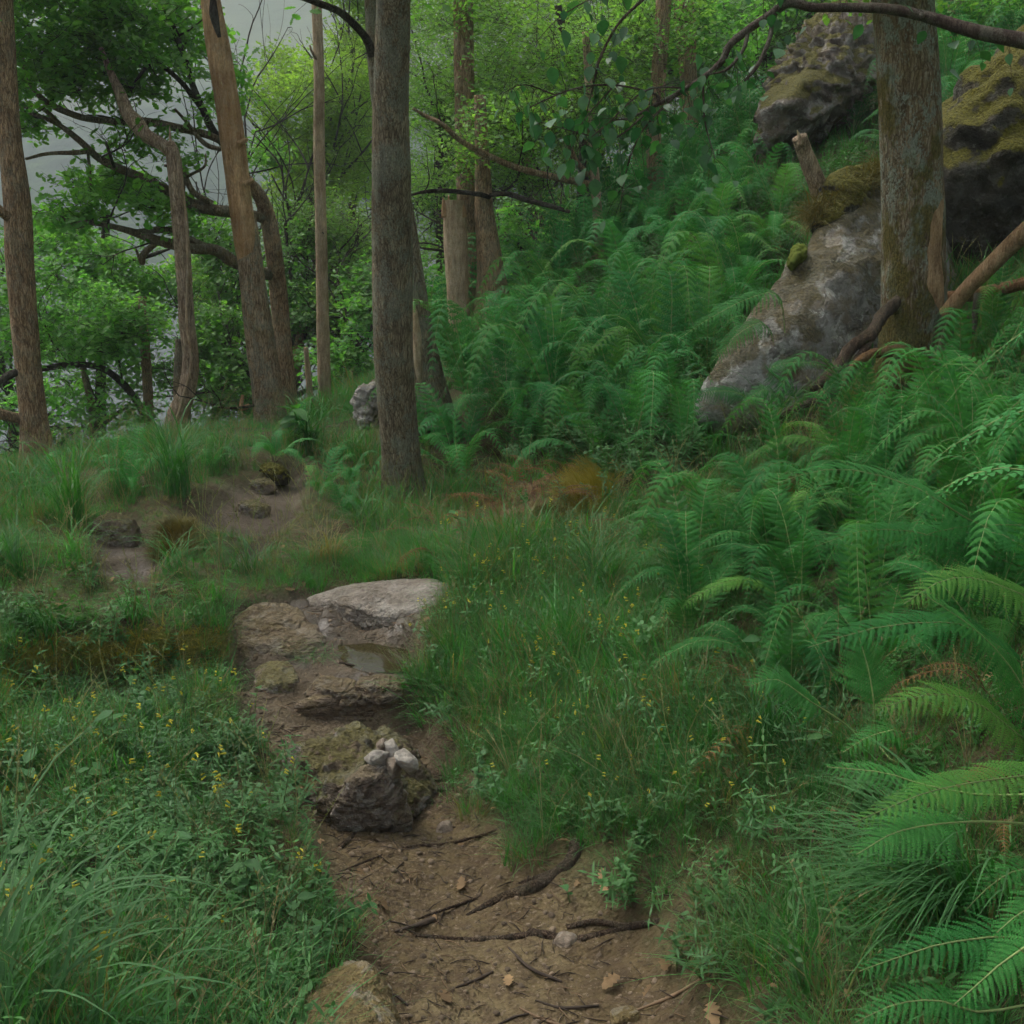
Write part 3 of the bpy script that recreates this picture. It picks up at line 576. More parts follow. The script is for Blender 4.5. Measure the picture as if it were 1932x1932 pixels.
# ------------------------------------------------------------------ fern fronds
def frond_mesh(name, pts, width, npin=24, npl=12, seed=0, up=(0, 0, 1), bare=.16, mats=('fern', 'rachis'), droop=.35, wid=1., rr=.0035):
    g = random.Random(seed); c = catmull(pts, 60); L = np.r_[0, np.cumsum(np.linalg.norm(np.diff(c, axis=0), axis=1))]; tot = L[-1]; L = L/tot
    mb = MB(); Vt, Ft = tube(pts, np.linspace(rr, rr*.22, len(pts)), 4, 12, cap=False); mb.add(Vt, Ft, 1)
    up = np.array(up, float); up /= np.linalg.norm(up); Vs = []; Fs = []; n = 0
    for k in range(npin):
        t = bare + (1-bare)*((k+.3)/npin)**.93; tt = (t-bare)/(1-bare)
        pos = np.array([np.interp(t, L, c[:, j]) for j in range(3)]); p2 = np.array([np.interp(min(t+.02, 1), L, c[:, j]) for j in range(3)]); p1 = np.array([np.interp(max(t-.02, 0), L, c[:, j]) for j in range(3)])
        T = p2-p1; T /= np.linalg.norm(T)+1e-9; B = np.cross(T, up); B /= np.linalg.norm(B)+1e-9; N = np.cross(B, T)
        plen = width*(min(tt/.22+.35, 1.0))*(1-tt)**.62*g.uniform(.92, 1.06) + .006
        ang = R(18+22*tt+g.uniform(-4, 4))
        for s in (-1, 1):
            d0 = B*s*math.cos(ang)+T*math.sin(ang); m = npl if plen > .035 else max(5, int(npl*.6))
            dr = droop*plen*g.uniform(.7, 1.3); lift = .12*plen
            for j in range(m):
                a = (j+.5)/m; q0 = pos + d0*plen*a + N*(lift*a-dr*a*a) + T*plen*.10*a*a
                dd = d0*plen + N*(lift-2*dr*a) + T*plen*.2*a; dd /= np.linalg.norm(dd); sd_ = np.cross(dd, N); sd_ /= np.linalg.norm(sd_)+1e-9
                pl_ = plen*.17*wid*(1-a)**.7*min(1, .65+a*3)+.0012; w_ = plen/m*.46
                for e in (-1, 1):
                    o_ = sd_*e*.86+dd*.5
                    Vs += [q0-dd*w_*.9, q0+o_*pl_*.5-dd*w_*.75-N*.05*pl_, q0+o_*pl_*1.0-N*.18*pl_, q0+o_*pl_*.6+dd*w_*.8-N*.05*pl_, q0+dd*w_*.9]
                    Fs.append((n, n+1, n+2, n+3, n+4) if e > 0 else (n+4, n+3, n+2, n+1, n)); n += 5
    mb.add(Vs, Fs, 0)
    return mb.mesh(name, [M[x] for x in mats], False)
def arch(Ln, h=.5, k=0, side=0.):
    g = random.Random(k); a = g.uniform(.85, 1.15); s = side+g.uniform(-.08, .08)
    return [(0, 0, 0), (.13*Ln, .01*s*Ln, .34*h*a*Ln*1.25), (.36*Ln, .10*s*Ln, .80*h*a*Ln*1.1), (.62*Ln, .30*s*Ln, .92*h*a*Ln*1.05), (.86*Ln, .6*s*Ln, .72*h*a*Ln), (1.0*Ln, .85*s*Ln, .48*h*a*Ln)]
FR_NEAR = [frond_mesh('frond', arch(.62, h, k, s), .125, 28, 12, k, wid=1.25) for k, (h, s) in enumerate([(.75, .1), (.55, -.15), (.9, .05), (.4, .2), (.65, -.05), (1.15, .1)])]
FR_MID = [frond_mesh('frond', arch(.62, h, k+9, s), .135, 22, 7, k+20, mats=('farfern', 'rachis'), wid=1.5) for k, (h, s) in enumerate([(.8, .1), (.6, -.2), (1.0, .05), (.45, .2), (1.3, -.1)])]
FR_YELLOW = [frond_mesh('frond', arch(.62, h, k+9, s), .10, 20, 8, k+20, mats=('moss', 'rachis')) for k, (h, s) in enumerate([(.8, .1)])]
FR_DEAD = [frond_mesh('dead_frond', [(0, 0, 0), (.15, 0, .1), (.3, .02, .08), (.45, .05, .01)], .06, 16, 5, 77+k, mats=('deadfern', 'drytwig')) for k in range(2)]
def fern(x, y, label, group, bank, n, s, tilt_dir=None, spread=1., z=None, cat='fern'):
    gz_ = zat(x, y) if z is None else z
    t = thing('fern', label, cat, (x, y, gz_-.01), group, (0, 0, rnd.uniform(0, 6.28)))
    a0 = rnd.uniform(0, 6.28); nn = gnormal([x], [y])[0]; t.rotation_euler = (0, 0, 0)
    for k in range(n):
        az = a0 + k*6.283/n*spread + rnd.uniform(-.3, .3); lean = rnd.uniform(-.25, .12)
        # fronds lean downhill
        dn = np.array([math.cos(az), math.sin(az)])@(nn[:2]); f_ = 1+dn*.35
        link('frond', rnd.choice(bank), t, (0, 0, 0), (rnd.uniform(-.15, .15), lean+dn*.35, az), s*rnd.uniform(.72, 1.08)*f_)
    return t
def inpoly(poly, u, v):
    ins = np.zeros(np.shape(u), bool); n = len(poly)
    for i in range(n):
        x1, y1 = poly[i]; x2, y2 = poly[(i+1) % n]; ins ^= ((y1 > v) != (y2 > v)) & (u < (x2-x1)*(v-y1)/((y2-y1)+1e-12)+x1)
    return ins
F_NEAR = [(1230,1190),(1330,1090),(1540,970),(1650,860),(1740,760),(1800,690),(1932,630),(2500,700),(2900,2500),(2350,2500),(2120,1900),(1960,1640),(1760,1500),(1560,1430),(1400,1370),(1250,1290)]
F_MID = [(800,740),(850,690),(960,640),(1000,560),(1080,500),(1250,400),(1330,330),(1600,100),(2300,-100),(2300,420),(1640,300),(1540,400),(1480,520),(1380,640),(1290,810),(1330,900),(1200,930),(1100,890),(1000,890),(880,925),(800,900)]
F_LEFT = [(550,980),(600,1010),(680,1010),(735,960),(730,860),(640,850),(560,880)]
F_LEFT2 = [(40,960),(330,890),(330,870),(480,860),(560,850),(640,860),(520,870),(420,900),(250,960),(60,1010)]
def poisson(n, xr, yr, rmin, dens=None, seed=0):
    g = np.random.default_rng(seed); out = []; cell = {}
    xs = g.uniform(*xr, n); ys = g.uniform(*yr, n)
    for x, y in zip(xs, ys):
        r = rmin(x, y) if callable(rmin) else rmin
        k = (int(x/.25), int(y/.25)); m = int(r/.25)+1; ok = True
        for a in range(-m, m+1):
            for b in range(-m, m+1):
                for q_ in cell.get((k[0]+a, k[1]+b), ()):
                    if (q_[0]-x)**2+(q_[1]-y)**2 < r*r: ok = False; break
                if not ok: break
            if not ok: break
        if ok: cell.setdefault(k, []).append((x, y)); out.append((x, y))
    return np.array(out)
cand = poisson(26000, (-7, 13), (.9, 17), lambda x, y: .185 if y < 5 else .25 if y < 8 else .34, seed=3)
cz = zf(cand[:, 0], cand[:, 1]); cu, cv = project(cand[:, 0], cand[:, 1], cz)
rowsN = inpoly(F_NEAR, cu, cv); rowsM = inpoly(F_MID, cu, cv) & ~rowsN; rowsL = inpoly(F_LEFT, cu, cv); rowsL2 = inpoly(F_LEFT2, cu, cv)
slope_off = (cand[:, 0] > .35*cand[:, 1]+1.0) & (cu > 1932)
fern_rows = []
XB = inpoly([(1330,620),(1660,560),(1800,600),(1810,790),(1600,830),(1340,880)], cu, cv); XD = inpoly([(1370,200),(1500,120),(1660,100),(1680,330),(1560,380),(1380,370)], cu, cv); XC = inpoly([(1740,60),(2300,-100),(2300,600),(1770,600)], cu, cv)
for i_ in range(len(cand)):
    x, y = cand[i_]; d = math.hypot(x, y); vis = (-150 < cu[i_] < 2150) and (-100 < cv[i_] < 2150)
    if sdf_poly(np.array(PATHS[0]), np.array([x]), np.array([y]))[0] > -.12: continue
    if d < 2.15 or (x > .8 and d < 2.95) or (XB[i_] and y < 7) or (XC[i_] and y < 9.6) or (XD[i_] and 8 < y < 11.5): continue
    if rowsN[i_] and cand[i_][1] > 1.35:
        if not vis and rnd.random() < .3: continue
        fern_rows.append((d + (0 if vis else 30), x, y, 'N'))
    elif rowsM[i_] or (slope_off[i_] and y > 3): fern_rows.append((d+(0 if vis else 30), x, y, 'M'))
    elif rowsL[i_]: fern_rows.append((d, x, y, 'L'))
    elif rowsL2[i_] and rnd.random() < .6: fern_rows.append((d, x, y, 'L'))
fern_rows.sort()
LMK = [(1720,760,'beside the foot of the mossy lichened trunk'),(1300,830,'under the low tip of the slanting boulder'),(1400,560,'along the upper left side of the slanting boulder'),(1480,350,'below the pitted brown outcrop'),(1260,430,'around the forked-foot trunk'),(1120,520,'around the slender pale trunk'),
 (940,660,'at the feet of the stout and snapped trunks'),(860,800,'right behind the tall middle trunk'),(1060,800,'above the rusty open bank'),(1240,680,'midway between the stout trunk and the boulder'),(1650,200,'beside the mossy crag, high up'),(1330,1230,'at the left edge of the big fern bank'),(1550,1080,'in the middle of the big fern bank'),
 (1850,900,'in the upper right of the big fern bank'),(1800,1300,'around the dark hollow in the fern bank'),(1950,1700,'along the right edge above the broad tussock'),(640,950,'left of the tall middle trunk foot'),(300,880,'below the twisted dead trunk'),(520,850,'round the foot of the peeled trunk'),(120,950,'near the reddish trunk at the left edge')]
def landmark(u, v, sel=None): return min((q_ for q_ in LMK if sel is None or sel(q_)), key=lambda q_: (q_[0]-u)**2+((q_[1]-v)*1.2)**2)[2]
rest = []; nf = 0
for (d, x, y, kd) in fern_rows:
    uu, vv = project(x, y, zat(x, y)); lm_ = landmark(uu, vv, lambda q_: (q_[2].find('fern bank') >= 0 or q_[2].find('tussock') >= 0) if kd == 'N' else q_[2].find('fern bank') < 0 and q_[2].find('tussock') < 0)
    if nf < 285 and d < 30 and not (kd == 'M' and y > 11):
        if kd == 'N': fern(x, y, 'bright green fern '+lm_, 'ferns '+lm_, FR_NEAR, rnd.choice((5, 6, 7, 8)), .52 if y < 2.4 else .62 if y < 3.6 else .72)
        elif kd == 'M': fern(x, y, 'feathery green fern '+lm_, 'ferns '+lm_, FR_MID, rnd.choice((6, 7, 8, 9)), rnd.uniform(.6, 1.05))
        else: fern(x, y, 'low feathery green fern '+lm_, 'low ferns '+lm_, FR_MID, 6, rnd.uniform(.32, .52))
        nf += 1
    else: rest.append((x, y))
def join_ferns(name, bank, n, s, seed):
    g = random.Random(seed); Vs = []; Fs = []; mi = []; off = 0
    for k in range(n):
        me = g.choice(bank); A = np.empty(len(me.vertices)*3, np.float32); me.vertices.foreach_get('co', A); A = A.reshape(-1, 3)
        az = k*6.283/n+g.uniform(-.3, .3); Rz = np.array(Matrix.Rotation(az, 3, 'Z')@Matrix.Rotation(g.uniform(-.25, .2), 3, 'Y')); Vs.append(A@Rz.T*s*g.uniform(.8, 1.1))
        Fs += [tuple(v+off for v in p.vertices) for p in me.polygons]; mi += [p.material_index for p in me.polygons]; off += len(A)
    return source(name, mk_mesh(name, np.concatenate(Vs), Fs, (M['farfern'], M['rachis']), False, mi=mi))
FR_LOW = [frond_mesh('frond_far', arch(.62, h, k+9, s), .135, 16, 4, k+40, mats=('farfern', 'rachis'), wid=1.5) for k, (h, s) in enumerate([(.8, .1), (.6, -.2), (1.0, .05), (1.3, .2)])]
SF = [join_ferns('fern_clump_%d' % k, FR_LOW, 6, 1.0, k) for k in range(3)]
extra = poisson(9000, (-9, 26), (11, 34), .42, seed=9); ez = zf(extra[:, 0], extra[:, 1])
extra = extra[(extra[:, 0] > -1.0-.05*extra[:, 1])]
rest = np.array(rest) if rest else np.zeros((0, 2)); rest = np.vstack([rest, extra]); n = len(rest)
scatter('bracken', np.c_[rest, zf(rest[:, 0], rest[:, 1])], np.c_[nr.uniform(-.15, .15, n), nr.uniform(-.15, .15, n), nr.uniform(0, 6.28, n)], nr.uniform(.8, 1.25, n), nr.integers(0, 3, n), SF,
        'mass of ferns carpeting the higher slope', None)
# big arching fronds of the nearest ferns
def hero_fern(label, base, fronds, seed):
    b = Vector(base); b.z = zat(b.x, b.y); t = thing('fern', label, 'fern', b)
    for k, (pp_, w_) in enumerate(fronds):
        pts = [P(*q_)-b for q_ in pp_]; pts = [Vector((0, 0, 0)), (pts[0]*.5+Vector((0, 0, .04)))]+pts if (pts[0]).length > .12 else pts
        sl_ = [(pts[i+1]-pts[i]).length for i in range(len(pts)-1)]; hb_ = min(.5, max(.16, sum(sl_[:2])/sum(sl_)*.9))
        to = (Vector(EYE)-(pts[len(pts)//2]+b)).normalized()
        me = frond_mesh('frond', pts, w_, int(10+22*(1-hb_)/.84*min(1.4, sum(sl_)/.6)), 14, seed*10+k, tuple(Vector((0, 0, 1))*.8+to*.55), hb_, droop=.45, wid=.85)
        link('frond', me, t)
    return t
hero_fern('big fern arching from the right edge over the dark hollow', (1.35, 2.5, 0), [([(1990,1290,2.4),(1848,1195,2.3),(1776,1174,2.25),(1650,1185,2.2),(1524,1222,2.15)], .13), ([(1990,1150,2.5),(1860,1095,2.4),(1780,1095,2.35),(1705,1140,2.3)], .12), ([(1980,1420,2.25),(1850,1330,2.15),(1760,1310,2.1),(1650,1340,2.05)], .12), ([(1990,1380,2.3),(1900,1250,2.25),(1830,1180,2.2),(1740,1120,2.2)], .12)], 1)
hero_fern('highest broad fern arching leftwards across the right bank', (1.55, 3.0, 0), [([(1980,1050,2.9),(1812,972,2.8),(1740,925,2.75),(1632,890,2.7),(1542,888,2.65),(1466,912,2.6)], .14), ([(1990,1000,2.95),(1880,990,2.85),(1780,1000,2.8),(1690,1030,2.75)], .12), ([(1900,1060,2.9),(1760,1010,2.8),(1640,1000,2.7),(1540,1030,2.65)], .12)], 2)
hero_fern('fern with two long level fronds low at the right edge', (1.15, 1.95, 0), [([(2000,1460,1.95),(1880,1470,1.88),(1776,1488,1.82),(1704,1512,1.78),(1612,1552,1.75)], .085), ([(2000,1560,1.9),(1848,1550,1.83),(1704,1566,1.76),(1616,1612,1.72)], .085), ([(1850,1500,2.0),(1740,1480,1.97),(1668,1458,1.95),(1560,1447,1.93)], .075), ([(2000,1660,1.85),(1930,1640,1.8),(1870,1670,1.77),(1820,1720,1.75)], .07)], 3)
hero_fern('small fern in the bottom right corner', (.98, 1.55, 0), [([(1990,1760,1.62),(1900,1810,1.58),(1848,1854,1.55),(1800,1895,1.53)], .07), ([(1930,1770,1.65),(1794,1778,1.6),(1700,1805,1.57),(1622,1832,1.55)], .07), ([(1850,1910,1.55),(1770,1888,1.53),(1690,1895,1.51),(1612,1930,1.5)], .06), ([(2000,1700,1.7),(1930,1720,1.66),(1880,1760,1.63)], .06)], 4)
hero_fern('mid-sized fern below the dark hollow', (.86, 2.55, 0), [([(1640,1420,2.45),(1596,1368,2.4),(1531,1325,2.37),(1466,1282,2.35),(1412,1296,2.33)], .09), ([(1655,1420,2.45),(1650,1340,2.4),(1640,1270,2.42),(1620,1200,2.45)], .09), ([(1690,1440,2.4),(1700,1380,2.35),(1640,1390,2.3),(1590,1420,2.28)], .08)], 5)
hero_fern('pale fern reaching over the foot of the boulder', tuple(P(1490, 800, 5.3)), [([(1500,740,5.3),(1450,700,5.25),(1500,683,5.2),(1560,690,5.15)], .10), ([(1480,760,5.3),(1440,735,5.25),(1400,770,5.2)], .09), ([(1560,735,5.2),(1600,700,5.15),(1640,712,5.15)], .08), ([(1400,745,5.35),(1350,738,5.3),(1290,752,5.25)], .09)], 6)
hero_fern('grey-green fern frond along the boulder left edge', tuple(P(1500, 640, 6.0)), [([(1470,560,5.7),(1420,560,5.6),(1340,600,5.55),(1280,640,5.5)], .12), ([(1440,610,5.7),(1380,640,5.6),(1340,690,5.55)], .12)], 7)

# ------------------------------------------------------------------ grass
def tuft(name, n, h, w, spread, lean, seed, mat='grass', seg=3, droop=.6):
    g = np.random.default_rng(seed); Vs = []; Fs = []; c = 0
    for _ in range(n):
        a = g.uniform(0, 6.283); r = spread*math.sqrt(g.uniform()); b0 = np.array([math.cos(a)*r, math.sin(a)*r, -.01]); a2 = a+g.uniform(-.9, .9)
        d = np.array([math.cos(a2), math.sin(a2), 0]); sd_ = np.array([-d[1], d[0], 0]); hh = h*g.uniform(.35, 1.15); ln = lean*g.uniform(.1, 2.0)*hh; ww = w*g.choice([.6, .9, 1.3, 2.2], p=[.35, .35, .2, .1])
        for k in range(seg+1):
            t = k/seg; q0 = b0 + d*ln*t**1.6 + np.array([0, 0, hh*(t-.5*droop*lean*t**3)]); wt = ww*(1-t**1.5)*(1 if k else .8)
            if k == seg: Vs.append(q0)
            else: Vs += [q0-sd_*wt/2, q0+sd_*wt/2]
        for k in range(seg-1): Fs.append((c+2*k, c+2*k+1, c+2*k+3, c+2*k+2))
        Fs.append((c+2*seg-2, c+2*seg-1, c+2*seg)); c += 2*seg+1
    return mk_mesh(name, Vs, Fs, (M[mat],), False)
GS = [source('grass_tuft_%d' % k, tuft('grass_tuft', 26, h, .0032, .05, l, k)) for k, (h, l) in enumerate([(.17, .7), (.22, .5), (.13, 1.1), (.26, .8), (.11, .9)])]
FLG = [source('meadow_tuft_%d' % k, tuft('meadow_tuft', 26, h, .006, .11, l, k+8)) for k, (h, l) in enumerate([(.28, .6), (.34, .5), (.22, .9)])]
def lanceolate(l, w, seed=0, curve=.2):
    t = [0, .25, .55, .85, 1.]; ws = [.1, .85, 1., .45, 0]; V_ = []; F_ = []
    for k, (a, b) in enumerate(zip(t, ws)):
        z = -curve*l*a*a
        if k == 4: V_.append((l*a, 0, z))
        else: V_ += [(l*a, -w*b/2, z), (l*a, w*b/2, z)]
    F_ = [(0, 1, 3, 2), (2, 3, 5, 4), (4, 5, 7, 6), (6, 7, 8)]
    return np.array(V_), F_
def herb_mesh(name, h, pairs, ll, lw, seed, mats=('herb', 'stem')):
    g = random.Random(seed); mb = MB(); lean = (g.uniform(-.5, .5)*h, g.uniform(-.5, .5)*h)
    stems = g.choice((2, 3, 4))
    for s_ in range(stems):
        lx, ly = g.uniform(-.6, .6)*h, g.uniform(-.6, .6)*h; hh = h*g.uniform(.6, 1.1)
        st = [(0, 0, 0), (lx*.3, ly*.3, hh*.45), (lx*.8, ly*.8, hh*.9)]; Vt, Ft = tube(st, [.0013, .001, .0006], 3, 4, cap=False); mb.add(Vt, Ft, 1); c = catmull(st, 20)
        for k in range(pairs):
            t = .2+.8*(k+.5)/pairs; q0 = c[min(19, int(t*19))]; az = k*1.57+g.uniform(-.4, .4)
            for s in (0, math.pi):
                LV, LF = lanceolate(ll*(1.1-.5*t)*g.uniform(.8, 1.2), lw*(1.1-.4*t), 0, g.uniform(-.1, .5)); Mx = np.array(Matrix.Rotation(az+s, 3, 'Z')@Matrix.Rotation(g.uniform(-.7, .0), 3, 'Y')@Matrix.Rotation(g.uniform(-.4, .4), 3, 'X'))
                mb.add(LV@Mx.T+q0, LF, 0)
    return mb.mesh(name, [M[x] for x in mats], False)
HS = [source('herb_clump_%d' % k, herb_mesh('herb_clump', h, p_, l, w_, k)) for k, (h, p_, l, w_) in enumerate([(.16, 6, .045, .009), (.20, 7, .05, .008), (.12, 5, .035, .012), (.14, 5, .03, .018), (.22, 8, .04, .006)])]
# sample ground cover
def ground_pts(n, seed, xr, yr): 
    g = np.random.default_rng(seed); x = g.uniform(*xr, n); y = g.uniform(*yr, n); z = zf(x, y); u, v = project(x, y, z); return x, y, z, u, v, g
def pathsd(x, y): return np.maximum.reduce([sdf_poly(p, x, y) for p in PATHS])
BARS = world_poly([(620,1600),(700,1690),(760,1760),(700,1790),(640,1800),(560,1900),(480,1932),(420,2000),(800,2100),(760,1500)])
def grass_layer(name, label, n, seed, xr, yr, src, smin, smax, keep, tilt=.3, **kw):
    x, y, z, u, v, g = ground_pts(n, seed, xr, yr); m = keep(x, y, u, v, g) & (u > -420) & (u < 2350) & (v < 2500); x, y, z = x[m], y[m], z[m]; k = len(x)
    s = g.uniform(smin, smax, k); nn = gnormal(x, y)
    if src is FLG or src is GS: pd_ = np.maximum.reduce([sdf_poly(p, x, y+.25) for p in PATHS[1:]]); s = s*(.42+.58*sstep(-.05, -.7, pd_))*(.75+.5*fbm(np.c_[x*1.7, y*1.7, 0*x], 2, 44))
    s = np.maximum(s, .12); rx = g.uniform(-tilt, tilt, k)-nn[:, 1]*.4; ry = g.uniform(-tilt, tilt, k)+nn[:, 0]*.4
    return scatter(name, np.c_[x, y, z], np.c_[rx, ry, g.uniform(0, 6.28, k)], s, g.integers(0, len(src), k), src, label, None, **kw)
BARE2 = world_poly([(1120,1600),(1300,1640),(1500,1740),(1750,1850),(2000,1960),(1400,2200),(1250,1932),(1180,1760)])
MOSSP = [world_poly(q_) for q_ in ([(1070,930),(1095,900),(1135,880),(1146,925),(1125,970),(1082,978)], [(1010,985),(1050,975),(1050,1000),(1010,1005)], [(1460,925),(1500,900),(1510,930),(1470,950)], [(300,1015),(345,1000),(350,1030),(310,1040)])]
def kgrass(edge=-.03, fern=1.0, patchy=0.):
    def f(x, y, u, v, g):
        sdp = pathsd(x, y) + .05*fbm(np.c_[x*9, y*9, 0*x], 2, 66); m = (sdp < edge - .03*g.random(len(x))) & (sdf_poly(POOL, x, y) < -.1)
        nf_ = inpoly(F_NEAR, u, v); m &= ~nf_ | (g.random(len(x)) < fern); m &= ~inpoly(F_MID, u, v) | (g.random(len(x)) < fern*.3)
        m &= ~(sdf_poly(BARE, x, y) > -.02) | (g.random(len(x)) < .12)
        h_ = sdf_poly(HOLLOW, x, y); m &= ~(h_ > .12) | (g.random(len(x)) < .5); m &= ~((h_ > -.02) & (h_ < .14)) | (g.random(len(x)) < .4)
        m &= ~(sdf_poly(BARE2, x, y) > -.05) | (g.random(len(x)) < .5); m &= (x < .1) | (y > 2.9) | (sdp < -.05-.06*g.random(len(x)))
        m &= ~((x < -.3) & (y < 3.5)) | (g.random(len(x)) < .62)
        for q_ in MOSSP: m &= sdf_poly(q_, x, y) < -.02
        if patchy: m &= fbm(np.c_[x*2.2, y*2.2, 0*x], 3, 91) > patchy*(g.random(len(x))-.5)
        return m
    return f
grass_layer('grass', 'fine green grass edging the footpath', 30000, 21, (-2.6, 3.0), (1.25, 5.2), GS, .45, 1.05, kgrass(.0, .6, 0))
grass_layer('grass', 'longer soft grass over the banks and the ridge', 24000, 22, (-6.5, 6), (3.5, 12), FLG, .4, .85, kgrass(-.03, .6, 0))
grass_layer('grass', 'distant grass under the trees', 7000, 23, (-12, 16), (10, 26), FLG, .8, 1.5, kgrass(-.1, .4, 0), )
def kherb(x, y, u, v, g):
    m = (pathsd(x, y) < -.02) & (sdf_poly(POOL, x, y) < -.1); left = (x < -.2); nf_ = inpoly(F_NEAR, u, v)
    p_ = np.where(left, 1.0, .4); p_ = np.where(nf_, .3, p_); p_ = np.where(sdf_poly(HOLLOW, x, y) > 0, .8, p_); p_ = np.where(left & (y > 3.9), .25, p_)
    return m & (g.random(len(x)) < p_*sstep(np.where(left, 4.5, 6.5), np.where(left, 4.0, 4.0), y))
grass_layer('undergrowth', 'scattered leafy growth between the slope ferns', 5000, 33, (0, 6.5), (4.2, 10), HS, 1.1, 2.0, lambda x, y, u, v, g: inpoly(F_MID, u, v) & (pathsd(x, y) < -.1), .5)
grass_layer('undergrowth', 'leafy low herbs knitting the banks beside the path', 10500, 31, (-3, 3), (1.15, 6.5), HS, .55, 1.15, kherb, .5)
def stalk(name, h, seed):
    g = random.Random(seed); mb = MB()
    for _ in range(3):
        lx, ly = g.uniform(-.4, .4)*h, g.uniform(-.4, .4)*h; hh = h*g.uniform(.7, 1.1); st = [(0, 0, 0), (lx*.3, ly*.3, hh*.6), (lx, ly, hh)]
        Vt, Ft = tube(st, [.001, .0009, .0006], 3, 6, cap=False); mb.add(Vt, Ft, 0); c = catmull(st, 30)
        for k in range(9):
            q0 = c[18+k]; a = g.uniform(0, 6.28); l = .012; d = np.array([math.cos(a)*.5, math.sin(a)*.5, .8]); e = np.array([-math.sin(a), math.cos(a), 0])*.0022
            mb.add([q0, q0+d*l*.5+e, q0+d*l, q0+d*l*.5-e], [(0, 1, 2, 3)], 0)
    return mb.mesh(name, [M['straw']], False)
M['straw'] = leaf_mat('grass_straw', (.18, .23, .07), (.34, .29, .14), .25, .6, .1, 2)
GSK = [source('grass_stalk_%d' % k, stalk('grass_stalk', h, k)) for k, h in enumerate((.30, .24, .36))]
grass_layer('grass_stalks', 'thin seeding grass stalks rising over the banks', 1700, 25, (-3, 3), (1.5, 7), GSK, .7, 1.2, kgrass(-.03, .3, 0), .35)
GW = [source('wiry_moss_tuft_%d' % k, tuft('wiry_moss_tuft', 30, .05, .003, .04, 1., k+50, 'moss', 2)) for k in range(2)]
GWD = [source('withered_tuft_%d' % k, tuft('withered_tuft', 30, .05, .003, .04, 1., k+70, 'dryturf', 2)) for k in range(2)]
def kmoss(x, y, u, v, g):
    s = sdf_poly(HOLLOW, x, y); return (np.abs(s-.01) < .045) & (pathsd(x, y) < -.03)
grass_layer('moss', 'golden moss along the lip of the grassy ledge', 14000, 41, (-2.6, -.4), (2.6, 5), GW, .5, 1.0, kmoss, .6)
for (uv, lab, n_) in [([(1075,930),(1100,905),(1135,885),(1142,925),(1120,965),(1085,970)], 'golden yellow moss cushion on the bank in the middle', 420), ([(1010,985),(1050,975),(1050,1000),(1010,1005)], 'small orange moss patch in the rusty bank', 120),
                     ([(1460,925),(1500,900),(1510,930),(1470,950)], 'orange moss patch above the fern bank', 120), ([(1410,945),(1440,940),(1440,960),(1412,962)], 'small rusty moss patch beside the fern bank', 90), ([(300,1015),(345,1000),(350,1030),(310,1040)], 'orange withered grass patch by the far path', 120)]:
    pl_ = world_poly(uv); lo, hi = pl_.min(0), pl_.max(0)
    grass_layer('moss_patch', lab, n_*5, 61+n_, (lo[0], hi[0]), (lo[1], hi[1]), GW if 'golden' in lab else GWD, .9, 1.8 if 'golden' in lab else 1.3, lambda x, y, u, v, g, pl_=pl_: sdf_poly(pl_, x, y) > -.01, .5)
DF = [source('dead_frond_%d' % k, FR_DEAD[k]) for k in range(2)]
def kdead(x, y, u, v, g):
    return ((sdf_poly(BARE, x, y) > -.1) & (g.random(len(x)) < .9)) | (inpoly(F_NEAR, u, v) & (v > 1300) & (g.random(len(x)) < .35) & (pathsd(x, y) < -.1))
grass_layer('bracken_litter', 'rusty dead fern litter on the bank', 1400, 71, (-.6, 2.6), (1.2, 6.5), DF, .3, .8, kdead, .35)
# broad-bladed grass tussocks
def tussock(label, u, v, n, L, w, dirs, seed, mat='sedge', Y=None, rise=.75, group=None):
    g = random.Random(seed); b = gp(u, v); mb = MB()
    for _ in range(n):
        az = g.uniform(*dirs); l = L*g.uniform(.5, 1.1); hgt = l*rise*g.uniform(.6, 1.15); w_ = w*g.uniform(.6, 1.2)
        ox, oy = g.gauss(0, .035), g.gauss(0, .03); d = Vector((math.cos(az), math.sin(az), 0)); sv = Vector((-d.y, d.x, 0)); Vs = []
        tw = g.uniform(-.5, .5); seg = 8; zo = zat(b.x+ox, b.y+oy)-b.z
        for k in range(seg+1):
            t = k/seg; q_ = Vector((ox, oy, zo-.01)) + d*(l*(t**1.5)*.95) + Vector((0, 0, hgt*(1.9*t-1.25*t*t)))
            ww = w_*(1-t**2.2)*(.6+.4*min(1, t*4)); s2 = sv*math.cos(tw*t)+Vector((0, 0, 1))*math.sin(tw*t)
            Vs += [q_-s2*ww/2, q_+Vector((0, 0, -ww*.18)), q_+s2*ww/2]
        Fs = []
        for k in range(seg): Fs += [(3*k, 3*k+1, 3*k+4, 3*k+3), (3*k+1, 3*k+2, 3*k+5, 3*k+4)]
        mb.add(Vs, Fs)
    return tag(link('grass_tussock', mb.mesh('grass_tussock', (M[mat],), True), None, b), label, 'grass tussock', group)
tussock('large arching tussock of broad glossy blades under the right-hand ferns', 1800, 1740, 210, .42, .0055, (1.9, 4.2), 1)
tussock('tall broad grass blades fountaining in the bottom left corner', -10, 1985, 30, .46, .009, (-.6, 1.9), 2, rise=1.15)
tussock('second spray of broad blades at the left edge bottom', 120, 2020, 16, .36, .009, (-.2, 1.4), 3, rise=1.2)
tussock('pale grass tuft on the path edge at bottom right', 1400, 1800, 90, .20, .003, (0, 6.28), 4, 'grass')
tussock('dark green rush tuft on the left ridge', 335, 935, 110, .42, .007, (0, 6.28), 5, 'sedge', rise=1.5)
